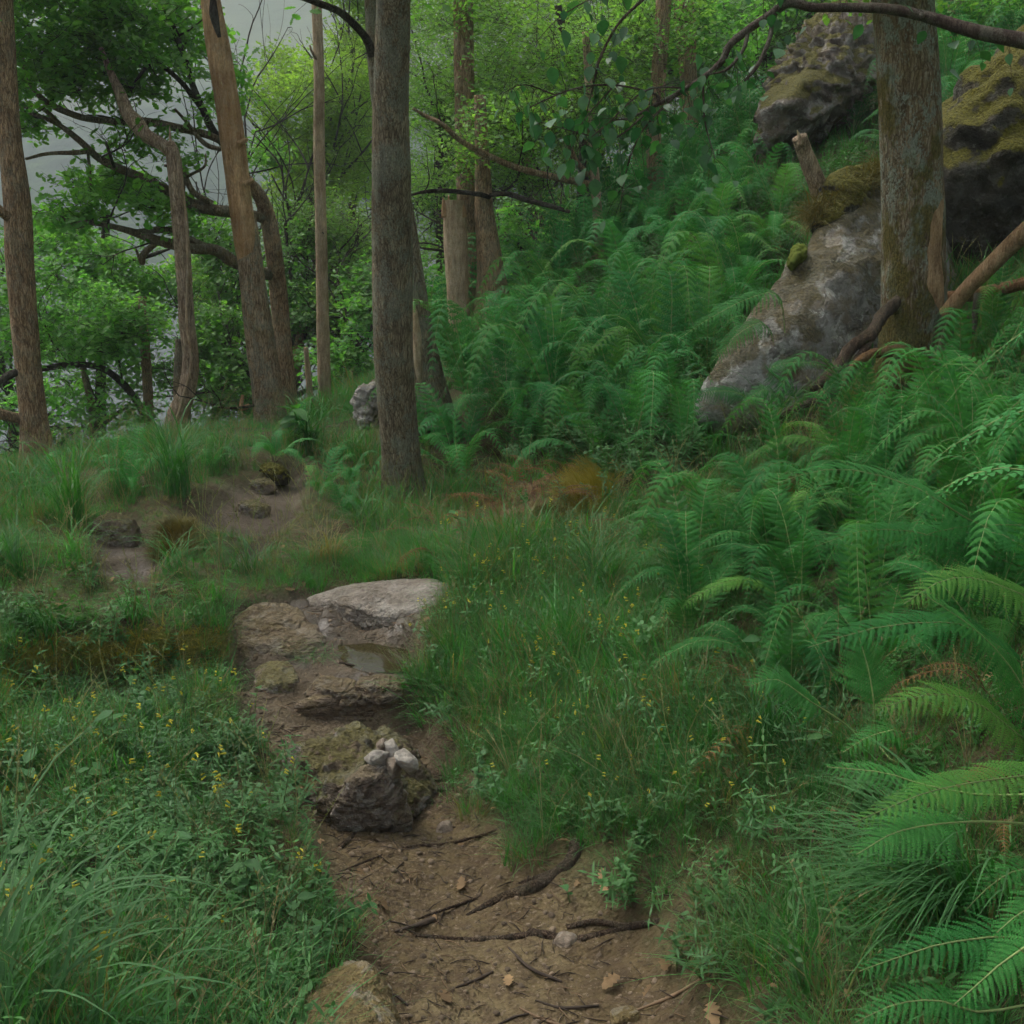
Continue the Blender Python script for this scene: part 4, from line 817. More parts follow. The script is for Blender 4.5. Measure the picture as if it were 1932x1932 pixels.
tussock('pale rush tuft on the ridge beside the far-left trunk', 140, 990, 90, .40, .007, (0, 6.28), 6, 'grass', rise=1.4)
tussock('green grass fountain right of the peeled trunk foot', 580, 855, 90, .45, .009, (0, 6.28), 7, 'sedge', rise=1.1)
tussock('small wiry tuft on the earth lip left of the path', 600, 1235, 30, .08, .002, (0, 6.28), 8, 'grass')
tussock('drooping grass tuft over the broken earth edge left of the path', 560, 1225, 60, .13, .002, (3.5, 5.8), 9, 'grass', rise=.5)
tussock('pale tuft drooping over the ledge above the herb bank', 600, 1240, 60, .15, .002, (3.8, 6.0), 10, 'grass', rise=.4)
tussock('little green tuft beside the dark root on the path', 850, 1505, 26, .07, .0022, (0, 6.28), 11, 'grass')
tussock('grass tuft beside the mossy hump in the path', 770, 1345, 24, .10, .003, (0, 6.28), 12, 'sedge')
tussock('grass clump below the boulder tip', 1450, 850, 110, .40, .007, (0, 6.28), 13, 'sedge', rise=1.2)
tussock('dark grass clump under the big trunk', 860, 960, 90, .35, .006, (0, 6.28), 14, 'sedge', rise=1.1)
tussock('long grass clump in the fern bank, centre right', 1450, 1420, 110, .30, .004, (0, 6.28), 15, 'sedge', rise=1.2)
tussock('grass clump at the back of the flowery bank', 1130, 1130, 110, .32, .005, (0, 6.28), 16, 'sedge', rise=1.2)

for k, (u, v, n_, L_, lab) in enumerate([(60,950,80,.34,'rush clump near the foot of the far-left trunk'),(230,930,80,.36,'tall rush clump between the far-left and twisted trunks'),(420,880,70,.30,'grass clump in front of the twisted trunk'),(140,1060,70,.26,'shaggy grass clump left of the muddy bank scar'),(20,1080,70,.30,'shaggy grass clump at the left edge above the ledge'),(330,1080,60,.24,'grass clump right of the muddy bank scar'),(470,1085,60,.22,'dark clump at the lip just left of the pale slab'),(620,1060,60,.24,'grass clump behind the pale slab'),(690,1010,70,.3,'drooping grass clump left of the big trunk foot'),(250,1165,60,.22,'grass hanging over the moss lip, middle'),(80,1195,60,.22,'grass hanging over the moss lip, far left'),(400,1140,60,.20,'grass hanging over the moss lip beside the rock ledge'),(860,1085,60,.22,'dark overhanging grass at the right end of the pale slab')]):
    tussock(lab, u, v, n_, L_, .005, (0, 6.28) if v < 1100 else (3.4, 6.0), 30+k, 'grass' if k % 2 else 'sedge', rise=1.0)

# ------------------------------------------------------------------ yellow flowers
def petal_tube(mb, q0, d, l, g):
    d = Vector(d).normalized(); a = d.orthogonal().normalized(); b_ = d.cross(a); r0, r1 = l*.10, l*.26; Vs = []
    for (t, r) in ((0, r0), (.6, r0*1.7), (1., r1)):
        for k in range(5): an = k*1.2566; Vs.append(q0+d*l*t+(a*math.cos(an)+b_*math.sin(an))*r)
    Vs.append(q0+d*l*1.22+a*r1*1.3); Vs.append(q0+d*l*1.15-a*r1*1.2)
    Fs = [(i, (i+1) % 5, 5+(i+1) % 5, 5+i) for i in range(5)]+[(5+i, 5+(i+1) % 5, 10+(i+1) % 5, 10+i) for i in range(5)]+[(10, 11, 15), (12, 13, 16), (10, 15, 14)]
    mb.add(Vs, Fs)
STEMS = []; BLOOM = []
for k in range(5):
    g = random.Random(k+300); h = g.uniform(.17, .24); lx, ly = g.uniform(-.04, .04), g.uniform(-.04, .04)
    st = [(0, 0, 0), (lx*.4, ly*.4, h*.5), (lx, ly, h)]; mb = MB(); Vt, Ft = tube(st, [.0014, .0011, .0008], 4, 5, cap=False); mb.add(Vt, Ft, 1); c = catmull(st, 20)
    for j in range(5):
        t = .25+.14*j; q0 = c[int(t*19)]; az = j*1.57+.3
        for s in (0, math.pi):
            LV, LF = lanceolate(.04*(1.2-.5*t), .008, 0, .3); mb.add(LV@np.array(Matrix.Rotation(az+s, 3, 'Z')@Matrix.Rotation(-.3, 3, 'Y')).T+q0, LF, 0)
    STEMS.append(mb.mesh('stem_leaves', [M['herb'], M['stem']], False)); fb = MB(); az0 = g.uniform(0, 6.28)
    for j in range(g.choice((1, 2, 2, 3))):
        q0 = Vector(c[max(0, 19-j)]); az = az0+g.uniform(-1.3, 1.3); petal_tube(fb, q0+Vector((math.cos(az), math.sin(az), 0))*.002, (math.cos(az), math.sin(az), g.uniform(-.25, .35)), g.uniform(.011, .016), g)
    BLOOM.append(fb.mesh('blossom', [M['petal']], False))
FLM = [(60,1330,'under the moss lip at the left edge'),(300,1330,'below the grassy ledge, left of the path step'),(80,1560,'among the large-leaved herbs at the left edge'),(330,1560,'in the middle of the left bank'),(540,1560,'on the left bank beside the path boulder'),(150,1830,'above the corner grass blades'),(430,1800,'on the left bank above the ochre corner rock'),
 (850,1180,'right of the puddle at the grass edge'),(1080,1120,'behind the flowery bank under the rusty bare earth'),(900,1400,'on the verge right of the path boulder'),(1100,1330,'in the middle of the flowery right bank'),(1330,1230,'where the flowery bank meets the ferns'),(1350,1450,'under the lowest ferns of the right bank'),(1150,1550,'above the thick bank root'),(1450,1020,'in the grass above the fern bank')]
def flower(x, y, s, label, group):
    uu, vv = project(x, y, zat(x, y)); lf = label.startswith('yellow'); q_ = min((a for a in FLM if (a[0] < 700) == lf), key=lambda a: (a[0]-uu)**2+(a[1]-vv)**2)
    label = ('yellow-flowered herb ' if lf else 'small yellow wildflower ')+q_[2]; group = 'yellow wildflowers '+q_[2]
    k = rnd.randrange(5); t = thing('wildflower', label, 'wildflower', (x, y, zat(x, y)), group, (rnd.uniform(-.55, .55), rnd.uniform(-.55, .55), rnd.uniform(0, 6.28)), s)
    link('stem', STEMS[k], t); link('blossom', BLOOM[k], t)
x, y, z, u, v, g = ground_pts(5200, 77, (-2.6, 2.2), (1.4, 6.0)); sdp = pathsd(x, y); okf = (sdp < -.07)
cl = fbm(np.c_[x*1.6, y*1.6, 0*x], 2, 55); nl = nrr = 0
for i_ in range(len(x)):
    if not okf[i_] or not (0 < u[i_] < 1932 and v[i_] < 2200): continue
    if x[i_] < -.3 and y[i_] < 3.6 and sdf_poly(HOLLOW, x[i_:i_+1], y[i_:i_+1])[0] < .1 and nl < 105 and cl[i_] > -.25 and rnd.random() < .30:
        flower(x[i_], y[i_], rnd.uniform(.75, 1.05), 'yellow-flowered herb in the bank left of the path', 'yellow wildflowers in the left bank'); nl += 1
    elif x[i_] > -.35 and 800 < u[i_] < 1560 and 1000 < v[i_] < 1640 and not inpoly(F_NEAR, u[i_:i_+1]-60, v[i_:i_+1])[0] and nrr < 175 and cl[i_] > -.3 and rnd.random() < .55:
        flower(x[i_], y[i_], rnd.uniform(.6, .95), 'small yellow-flowered herb in the grass right of the path', 'yellow wildflowers in the right bank'); nrr += 1
print('ferns', nf, 'flowers', nl, nrr, 'rest', len(rest))

# ------------------------------------------------------------------ broad-leaved plants
def leaf_shape(name, l, w, mat, fold=.12, tip=1.):
    t = np.array([0, .08, .25, .45, .65, .85, 1.]); ws = np.array([.05, .45, .92, 1., .78, .36, .0])
    V_ = []; F_ = []
    for k, (a, b) in enumerate(zip(t, ws)):
        z = -.18*l*a*a; V_ += [(l*a, -w*b/2, z+fold*w*b), (l*a, 0, z), (l*a, w*b/2, z+fold*w*b)]
    for k in range(len(t)-1): F_ += [(3*k, 3*k+1, 3*k+4, 3*k+3), (3*k+1, 3*k+2, 3*k+5, 3*k+4)]
    return mk_mesh(name, V_, F_, (M[mat],), True)
BLV = [leaf_shape('leaf', .075, .042, 'broad'), leaf_shape('leaf', .06, .034, 'broad', .05), leaf_shape('leaf', .05, .03, 'broad', .2)]
def broad_plant(label, u, v, h, n, sc_, seed, lean=(0, 0), group=None):
    g = random.Random(seed); b = gp(u, v); t = thing('leafy_plant', label, 'plant', b, group)
    st = [(0, 0, 0), (lean[0]*.4, lean[1]*.4, h*.55), (lean[0], lean[1], h)]; Vt, Ft = tube(st, [.0022, .0018, .001], 5, 8, cap=False); link('stem', mk_mesh('stem', Vt, Ft, (M['stem'],)), t)
    c = catmull(st, 40)
    for k in range(n):
        tt = .35+.65*k/max(1, n-1); q0 = c[int(tt*39)]; az = k*2.4+g.uniform(-.4, .4)
        link('leaf', g.choice(BLV), t, q0, (g.uniform(-.3, .3), g.uniform(-.45, .35), az), sc_*g.uniform(.7, 1.15))
BP = [(470,1690,.17,7,.95,'leafy sprig with five pale rounded leaves in the left bank'),(350,1640,.12,6,.9,'dull-leaved herb left of the pale sprig'),(60,1500,.16,7,.8,'broad-leaved herb near the left edge'),(150,1490,.14,6,1.,'large-leaved herb above the left bank slope'),(210,1400,.18,5,1.15,'bright big-leaved herb on the left bank'),
      (40,1560,.12,7,.8,'grey-green leafy clump at the left edge, lower'),(110,1640,.15,7,1.,'dark leafy clump at the left edge under the bright herb'),(30,1700,.13,8,.8,'wide-leaved clump above the corner grass'),(190,1730,.12,6,.8,'leafy herb above the corner tussock'),(110,1290,.2,4,1.,'tall herb on the ledge at left'),(270,1290,.17,5,.9,'pale herb stem with paired leaves before the moss lip'),
      (480,1330,.12,3,.7,'thin sprig with few leaves leaning over the path lip'),(420,1850,.12,7,.7,'leafy herb beside the ochre corner rock'),(560,1770,.16,9,.55,'trailing leafy stem above the corner rock'),(620,1790,.13,8,.45,'small-leaved trailing stem tip at the path edge'),(540,1640,.14,6,.5,'small leafy sprig at the right side of the left bank'),
      (1400,1745,.05,3,.7,'flat bright seedling leaf on the bare bank, bottom right'),(1075,1690,.06,4,.4,'tiny seedling beside the bank root'),(1240,1460,.10,6,.6,'leafy herb in the grass right of the path'),(1050,1390,.10,5,.5,'small herb on the path verge'),(1350,1340,.14,7,.7,'leafy herb under the first ferns'),(1560,1420,.12,6,.6,'leafy herb in the shade of the ferns'),(1430,1240,.16,7,.8,'broad herb among the ferns at centre right'),
      (1800,650,.18,7,1.3,'leafy sapling beside the leaning log'),(1470,980,.16,8,1.,'leafy herb behind the fern bank'),(880,990,.16,8,1.,'bushy herb right of the trunk foot'),(560,780,.3,12,2.,'leafy sapling right of the peeled trunk'),(30,1620,.14,8,.8,'leafy clump cut by the left edge'),(330,1500,.12,6,.7,'small leafy herb in the middle of the left bank')]
for k, (u, v, h, n_, s_, lab) in enumerate(BP): broad_plant(lab, u, v+60*h/.15*.6, h, n_, s_, k+500, (rnd.uniform(-.06, .06), rnd.uniform(-.04, .02)))

# ------------------------------------------------------------------ trees
def trunk(name, parent, cps, mat, n=24, seg=60, noise=.05, seed=0, ridge=.0, flare=0., cut=None, cap=True):
    """cps: (u, v, Y, width in 1932nds of the frame)"""
    pts = [P(u, v, Y) for u, v, Y, w in cps]; rad = [px(w, Y)/2 for u, v, Y, w in cps]
    if flare:
        zb = zat(pts[-1].x, pts[-1].y); ph = seed*1.3
        def cut(V_, c_, th_):
            hgt = np.maximum(c_[:, 2]-zb, 0)[:, None]; lob = .35+.65*(.5+.5*np.cos(th_*4+ph+.7*np.sin(th_*2+ph)))[None]**2
            k_ = 1+flare*np.exp(-hgt/.16)*lob+.18*np.exp(-hgt/.4); return c_[:, None]+(V_-c_[:, None])*k_[..., None]
    Vt, Ft = tube(pts, rad, n, seg, noise, 2.6, seed, cap, ridge=ridge, cut=cut); off = np.array(parent.location) if parent else np.array(pts[0])
    return link(name, mk_mesh(name, Vt-off, Ft, (M[mat],)), parent), pts, rad
def twiggy(mb, p0, d, L, r, depth, g, curl=.5, ends=None):
    n = 5; pts = [Vector(p0)]; dd = Vector(d).normalized()
    for k in range(n):
        dd = (dd + Vector((g.uniform(-curl, curl), g.uniform(-curl, curl), g.uniform(-curl*.8, curl)))*.5).normalized(); pts.append(pts[-1]+dd*L/n)
    Vt, Ft = tube(pts, np.linspace(r, r*.35, n+1), 5, 9, cap=False); mb.add(Vt, Ft)
    if ends is not None: ends.append(pts[-1]); ends.append(pts[3])
    if depth > 0:
        for k in (2, 3, 4, 5):
            if g.random() < .75:
                a = (dd + Vector((g.uniform(-1, 1), g.uniform(-1, 1), g.uniform(-.5, 1)))).normalized(); twiggy(mb, pts[k], a, L*g.uniform(.4, .65), r*.45, depth-1, g, curl, ends)
# leaf sprigs for the crowns
def oak_leaf(l):
    o = [(0, 0), (.10, .08), (.22, .22), (.32, .13), (.45, .30), (.56, .17), (.70, .30), (.80, .17), (.92, .16), (1, 0)]
    up_ = [(a*l, b*l, -.1*l*a*a+.05*l*b) for a, b in o]; dn = [(a*l, -b*l, -.1*l*a*a+.05*l*b) for a, b in o[1:-1]][::-1]
    return np.array(up_+dn), [tuple(range(len(up_)+len(dn)))]
def small_leaf(l):
    o = [(0, 0, 0), (.3*l, .28*l, .04*l), (.7*l, .22*l, 0), (l, 0, -.1*l), (.7*l, -.22*l, 0), (.3*l, -.28*l, .04*l)]; return np.array(o), [(0, 1, 2, 3, 4, 5)]
def sprig(name, kind, n, l, R_, mat, seed):
    g = random.Random(seed); mb = MB(); base = oak_leaf(1.) if kind == 'oak' else small_leaf(1.)
    for tw in range(3):
        d = Vector((g.uniform(-1, 1), g.uniform(-1, 1), g.uniform(-.3, .7))).normalized(); Vt, Ft = tube([(0, 0, 0), tuple(d*R_*.6), tuple(d*R_)], [.002, .0014, .0008], 3, 2, cap=False); mb.add(Vt, Ft, 1)
        for k in range(n//3):
            q0 = d*R_*g.uniform(.35, 1.05) + Vector((g.uniform(-1, 1), g.uniform(-1, 1), g.uniform(-.6, .6)))*R_*.32
            Mx = Matrix.Rotation(g.uniform(0, 6.28), 3, 'Z')@Matrix.Rotation(g.uniform(-.5, .7), 3, 'Y')@Matrix.Rotation(g.uniform(-.7, .7), 3, 'X'); mb.add(base[0]*l*g.uniform(.7, 1.15)@np.array(Mx).T+np.array(q0), base[1], 0)
    return source(name, mb.mesh(name, [M[mat], M['twig']], False))
SP = {}
for mt, kd, n_, l_, R_ in [('oak', 'oak', 18, .066, .20), ('oakdark', 'oak', 18, .062, .21), ('bright', 'oak', 22, .07, .26), ('olive', 'small', 26, .046, .26), ('birchcrown', 'small', 24, .045, .22)]:
    mm = 'olive' if mt == 'birchcrown' else mt
    SP[mt] = [sprig('%s_sprig_%d' % (mt, k), kd, n_, l_, R_, mm, k+len(mt)*7) for k in range(3)]
def blob_pts(blobs, seed, gap=.0, gs=1.6):
    g = np.random.default_rng(seed); out = []
    for (u, v, Y, ru, rv, rd, n) in blobs:
        c = np.array(P(u, v, Y)); r = np.array([px(ru, Y), rd, px(rv, Y)]); m = n*4
        q_ = g.normal(size=(m, 3)); q_ /= np.linalg.norm(q_, axis=1, keepdims=True); q_ *= g.uniform(0, 1, (m, 1))**(1/2.2); p_ = c+q_*r
        f = fbm(p_*gs*np.array([1, 1, 1.7]), 3, 17); keep = f > gap; p_ = p_[keep][:n]; out.append(p_[:int(len(p_)*.85)])
    return np.concatenate(out)
def crown(parent, blobs, kind, seed, gap=0., s=(.8, 1.25), gs=1.6, name='crown'):
    p_ = blob_pts(blobs, seed, gap, gs); g = np.random.default_rng(seed+1); n = len(p_); off = np.array(parent.location)
    return scatter(name, p_-off, np.c_[g.uniform(-.5, .5, n), g.uniform(-.5, .5, n), g.uniform(0, 6.28, n)], g.uniform(*s, n), g.integers(0, 3, n), SP[kind], None, None, parent, 'stuff')
def tree(label, base, cat='tree', name='tree', group=None):
    b = Vector(base); b.z = zat(b.x, b.y)-.05; return thing(name, label, cat, b, group)
def basep(u, v, Y): p_ = P(u, v, Y); return (p_.x, p_.y, 0)
def limb(parent, cps, mat='bark_limb', seed=0, n=12, seg=40, noise=.16, name='limb', ends=None): return trunk(name, parent, cps, mat, n, seg, noise, seed)
def twigs(parent, starts, seed, L=.5, r=.008, depth=2, mat='bark_dark', curl=.7, up=.3, name='twigs'):
    g = random.Random(seed); mb = MB()
    for (u, v, Y) in starts:
        p0 = P(u, v, Y); twiggy(mb, p0, Vector((g.uniform(-1, 1), g.uniform(-.6, .6), g.uniform(-.3, 1)+up)), L*g.uniform(.6, 1.3), r, depth, g, curl)
    return tag(link(name, mb.mesh(name, (M[mat],), True, off=tuple(parent.location)), parent), kind='stuff')
# main trunk in the middle
t = tree('tall straight grey-brown trunk standing in the middle beside the path', basep(765, 965, 6.3), name='oak_tree')
trunk('trunk', t, [(735,-160,5.6,54),(742,0,5.8,60),(737,200,5.95,64),(738,324,6.0,70),(740,468,6.1,75),(742,648,6.15,72),(749,757,6.2,70),(757,865,6.25,66),(764,950,6.3,68),(768,1010,6.32,82)], 'bark_main', 96, 320, .028, 1, .25, .75)
t = tree('second darker trunk leaning behind the tall middle trunk, with a bare patch and forked top', basep(805, 745, 7.4), name='oak_tree')
trunk('trunk', t, [(700,-120,7.4,30),(706,0,7.4,34),(717,150,7.4,38),(738,300,7.4,42),(762,430,7.4,46),(780,560,7.4,50),(790,640,7.4,56),(803,735,7.4,72),(808,800,7.4,96)], 'bark_main', 48, 160, .05, 2, .2, .6)
limb(t, [(703,105,7.35,16),(692,75,7.3,15),(672,50,7.2,13),(640,22,7.1,12),(600,6,7.0,11),(556,-10,6.9,9)], 'bark_dark', 5)
trunk('bare_patch', t, [(776,560,7.20,6),(782,600,7.17,16),(787,650,7.15,18),(790,700,7.15,12),(792,725,7.18,4)], 'pale', 12, 30, .3, 7)
crown(t, [(720,-120,7,260,90,1.2,120)], 'oak', 5, .0)
# right mossy trunk
def scar_cut(V, c, th): return V
t = tree('thick mossy lichened trunk with a strip of bare wood beside the boulder', basep(1716, 730, 5.8), name='birch_tree')
trunk('trunk', t, [(1690,-150,5.8,98),(1706,36,5.8,100),(1716,180,5.8,104),(1720,324,5.8,108),(1722,468,5.8,108),(1722,576,5.8,108),(1718,650,5.8,100),(1716,705,5.8,98),(1714,770,5.8,120)], 'bark_mossy', 110, 340, .06, 3, .3, .6)
trunk('bare_wood', t, [(1762,345,5.79,34),(1757,385,5.74,44),(1753,430,5.72,52),(1751,480,5.71,54),(1754,540,5.71,52),(1760,590,5.73,44),(1766,640,5.78,30)], 'scar', 40, 120, .14, 11, .5)
trunk('moss_pad', t, [(1774,570,5.80,20),(1776,615,5.78,36),(1774,650,5.77,44),(1768,700,5.78,40),(1765,740,5.8,30)], 'mosspad', 24, 50, .3, 12)
trunk('moss_pad', t, [(1755,205,5.82,20),(1762,260,5.79,34),(1764,300,5.78,38),(1760,345,5.80,26)], 'mosspad', 24, 40, .35, 13)
trunk('root', t, [(1700,560,5.72,18),(1672,590,5.66,20),(1640,632,5.60,22),(1606,656,5.58,20),(1588,684,5.56,18),(1562,712,5.54,18),(1530,735,5.52,10)], 'rootwood', 24, 90, .38, 14, .6)
trunk('root', t, [(1700,662,5.62,24),(1662,664,5.55,20),(1628,676,5.52,15),(1606,694,5.5,12),(1590,720,5.5,10)], 'orangeroot', 20, 70, .25, 15, .5)
trunk('root', t, [(1660,620,5.62,12),(1625,668,5.56,15),(1575,738,5.5,18),(1520,762,5.45,16),(1470,785,5.4,12)], 'rootwood', 20, 90, .4, 16, .6)
trunk('root', t, [(1695,690,5.65,40),(1680,715,5.55,46),(1668,745,5.5,30),(1650,770,5.5,12)], 'bark_mossy', 20, 30, .25, 17)
crown(t, [(1750,-120,5.5,300,70,1.0,120),(1850,-60,6.5,200,60,.8,60)], 'birchcrown', 7, .0)
# far-left trunk
t = tree('reddish-brown trunk at the far left edge', basep(78, 900, 8.2), name='oak_tree')
trunk('trunk', t, [(-6,-120,8.2,36),(4,0,8.2,36),(12,144,8.2,36),(20,270,8.2,40),(34,396,8.2,47),(38,500,8.2,48),(46,610,8.2,48),(54,700,8.2,46),(64,800,8.2,48),(72,880,8.2,56),(76,960,8.2,70)], 'bark_brown', 48, 200, .05, 21, .2, .6)
limb(t, [(30,415,8.2,20),(10,405,8.1,18),(-20,380,8.0,16)], 'bark_brown', 22); limb(t, [(45,790,8.2,20),(15,785,8.1,18),(-25,770,8,16)], 'bark_brown', 23)
limb(t, [(50,702,8.2,18),(20,706,8.1,16),(-15,730,8.0,14)], 'bark_dark', 24)
crown(t, [(-60,60,8.5,120,120,1,70),(30,-80,8.5,160,60,1,60)], 'oakdark', 9, -.1)
# twisted split dead tree
t = tree('twisted weathered dead trunk with a pale split running up it', basep(338, 835, 9.0), name='dead_tree')
trunk('trunk', t, [(318,268,9,20),(328,300,9,26),(338,400,9,28),(346,500,9,28),(352,600,9,29),(360,680,9,30),(352,740,9,32),(334,790,9,38),(332,850,9,48)], 'deadgrey', 36, 150, .10, 31, .3)
trunk('split_edge', t, [(337,300,8.93,4),(350,400,8.92,5),(354,500,8.92,5),(352,600,8.92,5),(361,680,8.91,5),(345,750,8.90,5),(328,810,8.89,4)], 'pale', 8, 60, .2, 32)
trunk('limb', t, [(326,290,9,24),(305,272,9,22),(275,255,9,24),(258,232,9,26),(240,212,9,22),(226,175,9,18),(208,135,9,12),(190,90,9,8)], 'deadgrey', 20, 60, .14, 33)
trunk('broken_spike', t, [(322,290,9,8),(321,262,9,5),(320,238,9,1.5)], 'pale', 8, 10, .1, 34)
trunk('trunk', t, [(342,850,9.25,34),(343,780,9.25,30),(340,700,9.25,24),(338,640,9.25,14)], 'bark_limb', 16, 40, .1, 35)
# peeled leaning trunk
t = tree('tall leaning trunk, orange and barkless above, rough bark below', basep(512, 820, 9.1), name='peeled_tree')
trunk('trunk', t, [(462,400,9.13,36),(468,450,9.12,42),(480,560,9.1,47),(492,650,9.1,52),(505,740,9.1,52),(512,810,9.1,56),(514,870,9.1,76)], 'bark_peel', 48, 120, .05, 41, .25, .6)
trunk('bare_trunk', t, [(385,-80,9.1,34),(397,0,9.1,35),(410,80,9.1,42),(425,170,9.1,42),(440,270,9.1,43),(452,370,9.1,43),(463,450,9.1,43),(469,490,9.11,40),(474,530,9.13,30)], 'peeled', 36, 160, .045, 42)
trunk('bark_flap', t, [(402,0,8.92,10),(404,30,8.92,14),(414,70,8.92,6)], 'bark_dark', 8, 14, .2, 43)
for k, (u, v) in enumerate([(452,268),(462,345)]): trunk('knot', t, [(u, v+3, 9.02, 12), (u+12, v-4, 8.98, 8), (u+15, v-6, 8.97, 3)], 'peeled', 10, 8, .25, 44+k)
limb(t, [(470,765,9.05,8),(455,770,9.0,10),(458,745,9.0,6)], 'peeled', 48)
twigs(t, [(480,765,9.0)], 49, .6, .012, 2)
# oak behind with the long limbs
t = tree('spreading oak behind the peeled trunk, its long bare limbs reaching left', basep(545, 770, 10.2), name='oak_tree')
trunk('trunk', t, [(545,800,10.2,44),(541,740,10.2,38),(533,650,10.2,34),(526,560,10.2,32),(516,470,10.1,30),(505,410,10.1,28),(490,370,10.0,24),(462,335,9.9,20),(430,285,9.8,17),(418,262,9.7,16)], 'bark_brown', 32, 120, .08, 51, .2)
LM = [[(418,266,9.7,16),(390,254,9.6,16),(335,241,9.5,16),(274,229,9.4,14),(230,230,9.4,13),(173,225,9.3,12),(137,216,9.2,12),(90,194,9.1,11),(65,169,9.0,9),(47,133,9.0,7),(40,100,8.9,4)],
 [(420,270,9.7,14),(400,244,9.7,15),(382,205,9.7,13),(364,162,9.8,12),(353,122,9.8,10),(335,68,9.8,8),(322,35,9.8,5)], [(380,205,9.7,10),(362,180,9.6,10),(338,151,9.5,9),(300,122,9.4,8),(275,128,9.3,7),(250,165,9.2,6),(236,190,9.2,4)],
 [(500,412,10.1,20),(470,405,9.9,20),(436,400,9.8,20),(382,392,9.7,19),(324,364,9.6,18),(274,338,9.5,17),(230,320,9.4,16),(187,299,9.3,14),(151,266,9.2,12),(108,234,9.2,10),(60,215,9.2,7),(10,212,9.2,4)],
 [(518,520,10.2,22),(480,510,9.9,22),(439,493,9.7,22),(407,472,9.6,21),(360,468,9.5,20),(310,457,9.4,20),(245,436,9.3,14),(202,425,9.2,10),(158,418,9.1,8),(137,425,9.1,7),(112,407,9.0,5)],
 [(400,384,9.7,12),(366,364,9.6,12),(350,335,9.6,11),(340,318,9.6,9),(310,312,9.6,5)], [(405,470,9.6,10),(360,452,9.5,12),(310,434,9.4,13),(250,440,9.35,12)],
 [(416,282,9.6,9),(385,270,9.5,9),(350,228,9.5,7),(330,206,9.4,5)], [(345,360,9.6,8),(352,335,9.6,6),(385,315,9.5,5),(388,290,9.5,3)], [(300,455,9.4,10),(272,478,9.4,12),(268,496,9.4,9),(256,470,9.4,4)],
 [(215,315,9.3,5),(207,290,9.2,6),(200,270,9.2,4)], [(112,234,9.2,9),(85,208,9.1,7),(60,200,9.1,7),(20,205,9.1,5)], [(170,285,9.25,9),(140,288,9.2,8),(90,290,9.2,7),(48,300,9.1,5)], [(165,275,9.3,6),(168,310,9.3,6),(172,350,9.3,4)]]
for k, l in enumerate(LM): limb(t, l, 'bark_limb' if k not in (1, 2, 10) else 'bark_dark', 60+k)
twigs(t, [(300,455,9.4),(158,418,9.1),(90,194,9.1),(47,133,9),(187,299,9.3),(335,68,9.8),(250,165,9.2),(324,364,9.6),(202,425,9.2),(353,122,9.8),(120,240,9.2),(60,215,9.2),(430,285,9.7),(230,230,9.4)], 71, .62, .009, 2)
crown(t, [(110,40,9.2,90,40,1.0,90),(230,30,9.4,90,36,1.0,110),(330,50,9.8,70,60,.9,110),(70,110,9.0,70,46,.9,80),(170,110,9.3,90,36,.9,90),(290,120,9.4,70,34,.7,55),(120,165,9.1,80,26,.7,60),(230,170,9.3,60,26,.6,36),(40,230,9.0,50,30,.6,34),(20,160,9.0,40,60,.5,30),(255,262,9.3,60,22,.5,22),(340,300,9.5,40,30,.5,16),(190,350,9.4,60,26,.7,70),(265,385,9.4,60,28,.7,70),(330,410,9.5,50,30,.6,40),(140,410,9.2,60,26,.6,44),(200,-30,9.4,180,50,1,90),(395,200,9.8,40,60,.6,16),(430,150,9.9,40,60,.6,18)], 'oak', 11, .04, (.75, 1.2), 3.2)
# thin pale straight pole
t = tree('slim straight pale trunk left of the middle trunks', basep(614, 775, 10.5), name='birch_tree')
trunk('trunk', t, [(592,-80,10.5,17),(597,0,10.5,18),(602,150,10.5,19),(602,270,10.5,20),(605,400,10.5,21),(607,500,10.5,22),(610,650,10.5,24),(614,780,10.5,27),(615,820,10.5,32)], 'pale', 24, 120, .05, 81)
limb(t, [(600,115,10.5,6),(590,100,10.4,5),(584,85,10.4,3)], 'deadgrey', 82); twigs(t, [(610,440,10.4)], 83, .5, .007, 1)
t = tree('short thin dead stub beside the slim pale trunk', basep(588, 775, 10.4), name='dead_stub', cat='dead tree')
trunk('trunk', t, [(577,655,10.4,8),(581,700,10.4,11),(588,780,10.4,14)], 'pale', 12, 30, .1, 84)
# middle group
t = tree('pale snapped-off dead trunk with a jagged orange top', basep(870, 655, 10.2), name='broken_trunk', cat='dead tree')
trunk('trunk', t, [(858,378,10.2,40),(858,420,10.2,40),(861,480,10.2,42),(865,590,10.2,40),(870,650,10.2,42),(872,700,10.2,54)], 'pale', 32, 120, .08, 91, .3)
for k, (u, w_, tp) in enumerate([(840,14,372),(850,12,368),(866,14,384),(876,10,392)]): trunk('broken_spike', t, [(u,410,10.15,w_),(u-2,390,10.15,w_*.7),(u-4,tp,10.15,1.5)], 'peeled', 8, 8, .1, 92+k)
t = tree('brown trunk rising faintly behind the snapped trunk', basep(884, 640, 11.5), name='oak_tree')
trunk('trunk', t, [(872,-60,11.5,34),(874,60,11.5,34),(876,180,11.5,35),(878,300,11.5,36),(882,420,11.5,36),(884,560,11.5,38),(886,660,11.5,44)], 'bark_brown', 20, 80, .06, 97)
crown(t, [(880,60,11.6,150,110,1.2,260),(960,190,11.8,110,80,1,130)], 'olive', 13, -.02)
t = tree('stout tapering brown trunk on the ridge right of the snapped trunk', basep(935, 620, 10.2), name='oak_tree')
